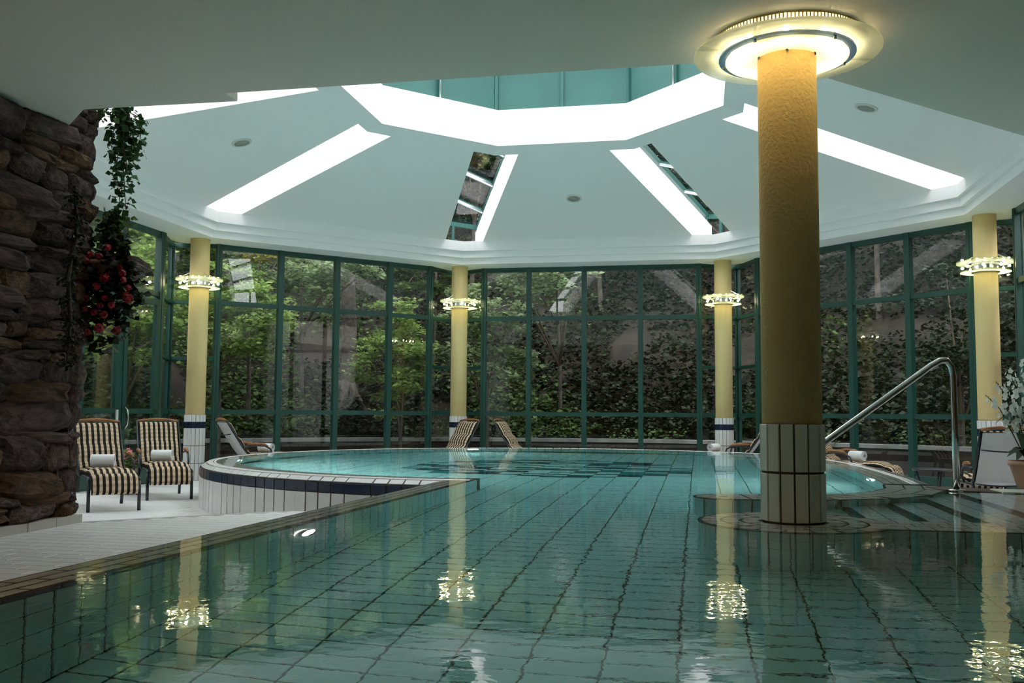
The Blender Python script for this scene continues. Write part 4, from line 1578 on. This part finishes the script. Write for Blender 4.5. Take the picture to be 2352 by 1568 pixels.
# ------------------------------------------------------------------ loungers
def lounger():
    c = empty('lounge_chair')
    path = [(-0.43, 1.04), (-0.33, 0.88), (-0.22, 0.72), (-0.12, 0.57), (-0.045, 0.475), (0.0, 0.445), (0.08, 0.435), (0.25, 0.435), (0.45, 0.44), (0.65, 0.445), (0.80, 0.43), (0.89, 0.38), (0.92, 0.30), (0.925, 0.21)]
    W, T = 0.27, 0.065
    n = len(path)
    # cushion: closed cross-section swept along the path, seams pinched
    cross_n = 12
    vs_, fs, uvs = [], [], []
    lens = [0]
    for i in range(1, n):
        lens.append(lens[-1] + (Vector(path[i]) - Vector(path[i - 1])).length)
    fine = []
    for i in range(n - 1):
        for s in range(3):
            f_ = s / 3
            fine.append((path[i][0] * (1 - f_) + path[i + 1][0] * f_, path[i][1] * (1 - f_) + path[i + 1][1] * f_, lens[i] * (1 - f_) + lens[i + 1] * f_))
    fine.append((*path[-1], lens[-1]))
    seams = [0.30, 0.58, lens[5] + 0.02, lens[5] + 0.42, lens[5] + 0.80]
    nx = 10
    m = len(fine)
    for i, (y, z, l) in enumerate(fine):
        a, b = fine[max(i - 1, 0)], fine[min(i + 1, m - 1)]
        t = Vector((b[0] - a[0], b[1] - a[1])).normalized()
        nrm = Vector((-t.y, t.x))
        if nrm.y < 0 and i < m * 0.9:
            nrm = -nrm
        if i >= m * 0.72 and nrm.x < 0:
            nrm = -nrm
        pin = min(1.0, 0.35 + min(abs(l - s) for s in seams) / 0.06 * 0.65)
        if i in (0, m - 1):
            pin = 0.25
        for j in range(nx + 1):
            x = (j / nx * 2 - 1)
            th = T * pin * (1 - abs(x) ** 6 * 0.6)
            vs_.append((x * W, y + nrm.x * th, z + nrm.y * th))
            uvs.append((x * W, l))
        for j in range(nx + 1):
            x = (j / nx * 2 - 1)
            vs_.append((x * W, y - nrm.x * 0.004, z - nrm.y * 0.004))
            uvs.append((x * W, l))
    k = 2 * (nx + 1)
    for i in range(m - 1):
        for j in range(nx):
            fs.append((i * k + j, i * k + j + 1, (i + 1) * k + j + 1, (i + 1) * k + j))
            q = nx + 1
            fs.append((i * k + q + j, (i + 1) * k + q + j, (i + 1) * k + q + j + 1, i * k + q + j + 1))
        fs.append((i * k, (i + 1) * k, (i + 1) * k + nx + 1, i * k + nx + 1))
        fs.append((i * k + nx, i * k + 2 * nx + 1, (i + 1) * k + 2 * nx + 1, (i + 1) * k + nx))
    for i in (0, m - 1):
        fs += [(i * k + j, i * k + j + 1, i * k + nx + 1 + j + 1, i * k + nx + 1 + j) for j in range(nx)]
    me = MB().add(vs_, fs).data('cushion', 'cushion_stripe', True)
    lay = me.uv_layers.new(name='UVMap')
    for lp in me.loops:
        lay.data[lp.index].uv = uvs[lp.vertex_index]
    link('cushion', me, c)
    # sling behind the back and under the seat
    sl = MB()
    bp_ = path[:6]
    vs2, fs2 = [], []
    for y, z in bp_ + [(0.30, 0.40), (0.6, 0.40)]:
        for x in (-0.265, 0.265):
            for d_ in (0.012, 0.022):
                vs2.append((x, y - d_, z - d_ * 0.7))
    for i in range(len(bp_) + 1):
        o = i * 4
        fs2 += [(o, o + 2, o + 6, o + 4), (o + 1, o + 5, o + 7, o + 3), (o, o + 4, o + 5, o + 1), (o + 2, o + 3, o + 7, o + 6)]
    sl.add(vs2, fs2).build('sling', 'sling', c, True)
    for zz, yy in ((0.86, -0.35), (0.455, -0.06)):
        pts = [(x, yy + 0.0 - 0.03 - 0.03 * (1 - (x / 0.27) ** 2), zz - 0.03 - 0.02 * (1 - (x / 0.27) ** 2)) for x in (-0.275, -0.15, 0, 0.15, 0.275)]
        MB().tube(pts, 0.010, 6).build('back_bar', 'dark_metal', c, True)
    for s in (-1, 1):
        x = s * 0.288
        MB().tube([(x, -0.46, 1.07), (x, -0.24, 0.73), (x, -0.04, 0.46), (x, 0.05, 0.42)], 0.016, 8).build('back_frame', 'dark_metal', c, True)
        MB().tube([(x, -0.04, 0.42), (x, 0.4, 0.41), (x, 0.80, 0.40), (x, 0.86, 0.37)], 0.018, 8).build('seat_rail', 'dark_metal', c, True)
        MB().tube([(x, 0.84, 0.40), (x, 0.86, 0.2), (x, 0.87, 0.0)], 0.021, 8).build('leg', 'dark_metal', c, True)
        MB().tube([(x, -0.02, 0.42), (x, -0.10, 0.2), (x, -0.14, 0.0)], 0.021, 8).build('leg', 'dark_metal', c, True)
        xa = s * 0.325
        arm = MB().tube([(xa, -0.15, 0.60), (xa, 0.05, 0.635), (xa, 0.22, 0.625), (xa, 0.32, 0.57), (xa, 0.345, 0.48), (xa * 0.94, 0.33, 0.41)], 0.015, 8).build('armrest', 'dark_metal', c, True)
        MB().tube([(xa, -0.10, 0.655), (xa, 0.05, 0.665), (xa, 0.20, 0.655), (xa, 0.27, 0.62)], [0.012, 0.022, 0.022, 0.012], 8).build('wood_cap', 'wood', arm, True)
    pts = [(x, -0.455 - 0.02 * (1 - (x / 0.29) ** 2), 1.06 + 0.03 * (1 - (x / 0.29) ** 2)) for x in (-0.29, -0.2, -0.1, 0, 0.1, 0.2, 0.29)]
    MB().tube(pts, 0.019, 8).build('top_rail', 'wood', c, True)
    MB().tube([(-0.288, 0.86, 0.30), (0.288, 0.86, 0.30)], 0.012, 6).build('cross_bar', 'dark_metal', c, True)
    return c


CH = [((-5.25, 12.39), (0.55, -0.835), 'striped lounge chair half hidden by the stone pier, towel on its seat'),
      ((-5.07, 14.00), (0.47, -0.88), 'striped lounge chair with a rolled towel beside the left tiled column'),
      ((-4.62, 16.85), (0.83, 0.56), 'lounge chair seen from behind, grey sling back, between left column and round pool'),
      ((-1.17, 19.42), (-0.70, -0.71), 'striped lounge chair facing left in front of the middle column'),
      ((0.16, 19.68), (0.93, -0.36), 'lounge chair seen edge on facing right, just right of the middle column'),
      ((4.50, 18.50), (-0.93, 0.36), 'lounge chair with grey back partly behind the near column'),
      ((5.20, 15.45), (0.80, -0.60), 'lounge chair with white towel and striped foot end right of the near column'),
      ((5.72, 11.35), (0.22, 0.975), 'lounge chair seen from behind with pale grey sling beside the flower pot')]
proto = None
chairs = []
for (x, y), (hx, hy), lab in CH:
    o = lounger() if proto is None else copy_tree(proto)
    if proto is None:
        proto = o
    o.location = (x, y, FLOOR)
    o.rotation_euler = (0, 0, math.atan2(hy, hx) - R(90))
    tag(o, lab, 'lounge chair', 'striped lounge chairs around the pool')
    if 'middle column' in lab:
        for ch in list(o.children):
            if ch.name.startswith('armrest'):
                for q in list(ch.children):
                    bpy.data.objects.remove(q)
                bpy.data.objects.remove(ch)
    chairs.append(o)


def towel():
    pts, rr = [], []
    m = MB()
    n = 56
    prof2 = []
    for i in range(n + 1):                       # spiral roll
        a = i / n * 2 * math.pi * 2.6
        r_ = 0.030 + 0.055 * i / n
        prof2.append((r_ * math.cos(a), r_ * math.sin(a)))
    vs_, fs = [], []
    L_ = 0.14
    for x in (-L_, -L_ * 0.97, L_ * 0.97, L_):
        k_ = 0.95 if abs(x) == L_ else 1.0
        for y, z in prof2:
            vs_.append((x, y * k_, z * k_))
        for y, z in prof2:
            q = Vector((y, z))
            q = q * (1 - 0.010 / max(q.length, 0.02))
            vs_.append((x, q.x * k_, q.y * k_))
    w = 2 * (n + 1)
    for s in range(3):
        for i in range(n):
            fs.append((s * w + i, s * w + i + 1, (s + 1) * w + i + 1, (s + 1) * w + i))
            j = n + 1
            fs.append((s * w + j + i, (s + 1) * w + j + i, (s + 1) * w + j + i + 1, s * w + j + i + 1))
    for s in (0, 3):
        for i in range(n):
            fs.append((s * w + i, s * w + i + 1, s * w + n + 1 + i + 1, s * w + n + 1 + i))
    return m.add(vs_, fs).data('rolled_towel', 'towel', True)


TW = towel()
TL = {0: 'white rolled towel on the striped lounger next to the stone pier', 1: 'white rolled towel on the striped lounger next to the tiled column', 2: 'white towel on the lounger seen from behind at the left of the round pool',
      5: 'white towel on the lounger left of the near column', 6: 'white rolled towel on the low lounger right of the near column'}
for i, lab in TL.items():
    ch = chairs[i]
    y = {0: 0.20, 1: 0.20, 2: 0.35, 5: 0.62, 6: 0.34}[i]
    M = Matrix.Translation(ch.location) @ Matrix.Rotation(ch.rotation_euler.z, 4, 'Z') @ Matrix.Translation((0.02, y, 0.588)) @ Matrix.Rotation(R({6: 62, 2: 30}.get(i, -22)), 4, 'Z') @ Matrix.Rotation(R(90), 4, 'X')
    o = link('rolled_towel', TW, None, M)
    tag(o, lab, 'towel', 'rolled towels on the loungers')

# small side table
c = empty('side_table', (5.55, 12.75, FLOOR))
tag(c, 'small dark round side table between the low lounger and the grey sling chair', 'table')
MB().lathe([(0.001, 0.50), (0.24, 0.50), (0.25, 0.51), (0.24, 0.525), (0.001, 0.525)], 32).build('table_top', 'dark_metal', c, True)
for i in range(3):
    a = 2.1 * i + 0.5
    d = Vector((math.cos(a), math.sin(a), 0))
    MB().tube([d * 0.20 + Vector((0, 0, 0.50)), d * 0.16 + Vector((0, 0, 0.36)), d * 0.13 + Vector((0, 0, 0.2)), d * 0.24], 0.012, 7).build('leg', 'dark_metal', c, True)
MB().lathe([(0.13, 0.19), (0.145, 0.19), (0.145, 0.205), (0.13, 0.205)], 24, closed=True).build('brace_ring', 'dark_metal', c, True)

# ------------------------------------------------------------------ handrail
pts = [Vector((3.93, 8.54, 0.0)), Vector((3.93, 8.54, 0.55)), Vector((3.925, 8.54, 1.02)), Vector((3.91, 8.535, 1.10)), Vector((3.86, 8.52, 1.155)), Vector((3.79, 8.50, 1.15)), Vector((3.70, 8.475, 1.10))]
for f_ in (0.25, 0.5, 0.75, 1.0):
    pts.append(Vector((3.70, 8.475, 1.10)).lerp(Vector((2.52, 8.16, 0.34)), f_))
pts += [Vector((2.47, 8.15, 0.29)), Vector((2.44, 8.14, 0.20)), Vector((2.43, 8.135, 0.0)), Vector((2.43, 8.135, -0.5))]
h = empty('handrail', (3.93, 8.54, 0))
tag(h, 'curved polished steel handrail at the pool stairs', 'handrail')
MB().tube([p - Vector((3.93, 8.54, 0)) for p in pts], 0.029, 16).build('rail', 'steel', h, True)
MB().lathe([(0.035, 0.0), (0.075, 0.0), (0.07, 0.018), (0.035, 0.022)], 20, closed=True).build('base_flange', 'steel', h, True)


# ------------------------------------------------------------------ plants indoors
def flower_mesh(mat, petals=5, r=0.024, cup=0.35):
    m = MB()
    for i in range(petals):
        a = 2 * math.pi * i / petals
        d, s = Vector((math.cos(a), math.sin(a), 0)), Vector((-math.sin(a), math.cos(a), 0))
        m.add([Vector((0, 0, 0)), d * r * 0.55 + s * r * 0.42 + Vector((0, 0, r * cup * 0.6)), d * r + Vector((0, 0, r * cup)), d * r * 0.55 - s * r * 0.42 + Vector((0, 0, r * cup * 0.6))], [(0, 1, 2), (0, 2, 3)])
    return m.data('flower', mat, fix=False)


def big_leaf(mat, l=0.24, w=0.08):
    m = MB()
    n = 6
    vs_, fs = [], []
    for i in range(n + 1):
        f_ = i / n
        ww = w * math.sin(math.pi * (0.08 + 0.92 * f_) ** 0.8) if i < n else 0.002
        z = 0.10 * math.sin(f_ * 2.4) - 0.16 * f_ * f_
        vs_ += [(-ww, l * f_, z + ww * 0.35), (0, l * f_, z), (ww, l * f_, z + ww * 0.35)]
    for i in range(n):
        o = i * 3
        fs += [(o, o + 1, o + 4, o + 3), (o + 1, o + 2, o + 5, o + 4)]
    return m.add(vs_, fs).data('leaf', mat, True, fix=False)


# white flowering pot plant at the right
PX, PY = 4.70, 8.72
pp = empty('potted_plant', (PX, PY, 0.018))
tag(pp, 'terracotta pot with tall white flower spikes at the right pool edge', 'potted plant')
MB().lathe([(0.001, 0), (0.125, 0), (0.185, 0.20), (0.20, 0.20), (0.20, 0.245), (0.182, 0.245), (0.165, 0.20), (0.001, 0.20)], 32).build('pot', 'terracotta', pp, True)
MB().lathe([(0.001, 0.205), (0.175, 0.205), (0.001, 0.23)], 24).build('potting_soil', 'soil', pp)
LF = big_leaf('leaf_pot')
rp = random.Random(9)
for i in range(13):
    a = i * 2.4
    M = Matrix.Translation((0, 0, 0.24 + 0.17 * (i % 3))) @ Matrix.Rotation(a, 4, 'Z') @ Matrix.Rotation(R(rp.uniform(0, 40)), 4, 'X') @ Matrix.Diagonal((1.2, rp.uniform(0.9, 1.3), 1, 1))
    link('leaf', LF, pp, M)
FW_ = flower_mesh('petal_white', 5, 0.030)
spikes = [((-0.30, -0.02), 0.96), ((-0.17, 0.06), 1.12), ((-0.06, -0.05), 1.20), ((0.06, 0.05), 1.15), ((0.16, -0.02), 1.05), ((-0.36, 0.05), 0.84), ((-0.22, -0.10), 0.78), ((0.02, -0.14), 0.9), ((-0.12, 0.0), 0.98)]
for (tx, ty), hh in spikes:
    path = [Vector((tx * 0.1, ty * 0.1, 0.22)), Vector((tx * 0.35, ty * 0.35, hh * 0.5)), Vector((tx * 0.72, ty * 0.72, hh * 0.85)), Vector((tx * 1.05, ty * 1.05, hh))]
    sm = MB().tube(path, [0.006, 0.005, 0.004, 0.002], 6).build('stem', 'leaf_pot', pp, True)
    for q in range(15):
        f_ = 0.42 + 0.5 * q / 15
        i0 = min(2, int(f_ * 3))
        p = path[i0].lerp(path[i0 + 1], f_ * 3 - i0)
        a = q * 2.4 + tx * 9
        off_ = Vector((math.cos(a), math.sin(a), 0.2)) * 0.034
        k_ = 1.15 - 0.9 * max(0, f_ - 0.55)
        M = Matrix.Translation(p + off_) @ Vector((0, 0, 1)).rotation_difference(off_ + Vector((0, -0.02, 0))).to_matrix().to_4x4() @ Matrix.Diagonal((k_, k_, k_, 1))
        link('flower', FW_, sm, M)
    for q in range(6):
        p = path[2].lerp(path[3], 0.5 + q / 12)
        bd = MB()
        bd.lathe([(0.0005, -0.006), (0.006, 0), (0.0005, 0.008)], 6, p + Vector((0.006 * (-1) ** q, 0, 0)))
        bd.build('bud', 'leaf_pale', sm)

# red geranium hanging on the stone pier, with ivy
gx, gy, gz = -3.64, 8.50, 1.93
gp = empty('hanging_geranium', (gx, gy, gz))
tag(gp, 'trailing red geranium planter hanging on the stone pier', 'hanging plant')
MB().lathe([(0.001, -0.16), (0.10, -0.16), (0.15, 0.02), (0.16, 0.02), (0.16, 0.05), (0.14, 0.05), (0.001, 0.0)], 20).build('planter', 'terracotta', gp, True)
P = np.concatenate([blob((-0.22, -0.08, -0.16), (0.22, 0.2, 0.34), 330, 0.2), blob((0, 0, -0.02), (0.36, 0.24, 0.18), 330, 0.2), blob((-0.10, -0.05, -0.22), (0.26, 0.2, 0.24), 220, 0.2), blob((0.16, -0.02, -0.24), (0.22, 0.18, 0.26), 220, 0.2), blob((0.02, 0, -0.52), (0.22, 0.14, 0.28), 170, 0.2), blob((0.05, 0, 0.2), (0.14, 0.12, 0.12), 90, .2)])
leaf_object('foliage', P, 0.075, 'leaf_dark', gp, up=0.7, droop=0.25, aspect=0.95)
FRD = MB()
for i in range(11):
    a = i * 2.4
    zz = -1 + 2 * (i + 0.5) / 11
    d = Vector((math.sqrt(1 - zz * zz) * math.cos(a), math.sqrt(1 - zz * zz) * math.sin(a), zz))
    qm = Vector((0, 0, 1)).rotation_difference(d).to_matrix()
    for k_ in range(5):
        b_ = 2 * math.pi * k_ / 5
        e_, s_ = Vector((math.cos(b_), math.sin(b_), 0)), Vector((-math.sin(b_), math.cos(b_), 0))
        FRD.add([d * 0.022, d * 0.026 + qm @ (e_ * 0.012 + s_ * 0.009), d * 0.024 + qm @ (e_ * 0.022), d * 0.026 + qm @ (e_ * 0.012 - s_ * 0.009)], [(0, 1, 2), (0, 2, 3)])
FRD = FRD.data('flower', 'petal_red', fix=False)
rg = random.Random(21)
for (px, py) in ((-0.36, -0.09), (-0.30, 0.10), (-0.24, -0.20), (-0.30, -0.32), (-0.22, -0.46), (-0.16, -0.52), (-0.10, 0.03), (-0.02, 0.07), (0.05, 0.06), (0.12, 0.14), (0.20, -0.02), (0.24, -0.08), (0.26, -0.14), (0.28, -0.20), (0.27, -0.27),
                 (0.02, -0.20), (0.10, -0.30), (0.05, -0.36), (0.16, -0.36), (0.0, -0.42), (-0.05, -0.40), (0.06, -0.56), (-0.08, -0.30), (-0.18, -0.10), (-0.12, -0.18), (0.10, -0.12), (-0.02, -0.60), (0.20, -0.58), (0.09, -0.44), (0.30, -0.3)):
    s_ = rg.uniform(0.8, 1.35)
    link('flower', FRD, gp, Matrix.Translation((px, -0.22 + 0.14 * abs(px) + rg.uniform(-0.04, 0.04), py)) @ Matrix.Rotation(rg.uniform(0, 6), 4, 'Z') @ Matrix.Diagonal((s_, s_, s_, 1)))


def ivy(base, strands, mat, label, leaf=0.062, per=62):
    t = empty('ivy', base)
    tag(t, label, 'ivy', 'ivy on the stone pier')
    P = []
    for (dx, dy, ln, sw) in strands:
        path = []
        for i in range(7):
            f_ = i / 6
            path.append(Vector((dx * min(1, f_ * 3) + math.sin(f_ * 6 + dx * 20) * sw, dy * min(1, f_ * 3), 0.05 * math.sin(f_ * 3) - ln * f_)))
        MB().tube(path, 0.004, 5).build('stem', 'twig', t, True)
        for q in range(int(per * ln / 0.5) + 8):
            f_ = RNG.uniform(0, 1)
            i0 = min(5, int(f_ * 6))
            p = path[i0].lerp(path[i0 + 1], f_ * 6 - i0)
            P.append(p + Vector(RNG.normal(0, 0.035, 3)))
    leaf_object('leaves', P, leaf, mat, t, up=0.3, droop=0.5, aspect=0.9)


ivy((-3.60, 8.55, 3.42), [(0.04, 0, 0.9, 0.03), (0.10, -0.03, 0.74, 0.03), (0.15, 0.0, 0.55, 0.02), (0.19, 0.03, 0.4, 0.02), (0.0, -0.05, 0.5, 0.02), (0.07, 0.05, 0.95, 0.02), (0.12, 0.02, 0.35, 0.02)], 'leaf_ivy', 'ivy trailing from the top of the stone pier against the white ceiling')
ivy((-3.68, 8.60, 2.45), [(0.05, 0, 0.3, 0.05), (0.12, 0.0, 0.34, 0.05), (-0.03, -0.04, 0.34, 0.04), (0.16, 0.03, 0.24, 0.03), (0.02, 0.06, 0.4, 0.05), (0.08, -0.04, 0.36, 0.05)], 'leaf_mid', 'green ivy tuft on the stone pier above the red geranium', per=60)
ivy((-3.70, 8.40, 3.34), [(-0.05, -0.05, 0.12, 0.04), (-0.14, -0.10, 0.10, 0.03), (0.04, -0.03, 0.14, 0.03)], 'leaf_ivy', 'small ivy sprig at the top corner of the stone pier', per=40)

vn = empty('dead_vine', (-3.80, 7.86, 2.30))
tag(vn, 'dark mossy dead vine hanging down the face of the stone pier', 'vine')
pv = [Vector((0.16 + 0.02 * math.sin(i * 1.3), 0.03 * math.sin(i * 0.9), 0.12 - i * 0.17)) for i in range(9)]
MB().tube(pv, [0.010, 0.016, 0.02, 0.018, 0.02, 0.018, 0.016, 0.012, 0.008], 7).build('stem', 'bark', vn, True)
leaf_object('moss', np.concatenate([np.asarray(p) + RNG.normal(0, 0.034, (70, 3)) for p in pv]), 0.04, 'leaf_dark', vn, droop=0.6)

# patterned pot with pink flowers between the left loungers
fp = empty('flower_pot', (-5.62, 14.1, FLOOR))
tag(fp, 'patterned pot of pink flowers standing between the two left loungers', 'flower pot')
MB().lathe([(0.001, 0), (0.12, 0), (0.18, 0.14), (0.19, 0.30), (0.16, 0.38), (0.145, 0.38), (0.15, 0.30), (0.001, 0.30)], 28).build('pot', 'pot_glaze', fp, True)
P = blob((0, 0, 0.5), (0.20, 0.18, 0.16), 320, 0.1)
leaf_object('foliage', P, 0.07, 'leaf_bright', fp, up=0.6)
FP = flower_mesh('petal_pink', 6, 0.040, 0.5)
for i in range(22):
    a = i * 2.4
    rr_ = 0.05 + 0.16 * ((i * 7) % 11) / 11
    link('flower', FP, fp, Matrix.Translation((rr_ * math.cos(a), rr_ * math.sin(a) - 0.02, 0.56 + 0.12 * ((i * 5) % 7) / 7 - rr_ * 0.5)) @ Matrix.Rotation(R(40), 4, 'X'))
for i in range(9):
    a = R(200 + i * 17)
    link('flower_motif', FP, fp, Matrix.Translation((0.192 * math.cos(a), 0.192 * math.sin(a), 0.2 + 0.07 * (i % 2))) @ Vector((0, 0, 1)).rotation_difference(Vector((math.cos(a), math.sin(a), 0))).to_matrix().to_4x4())
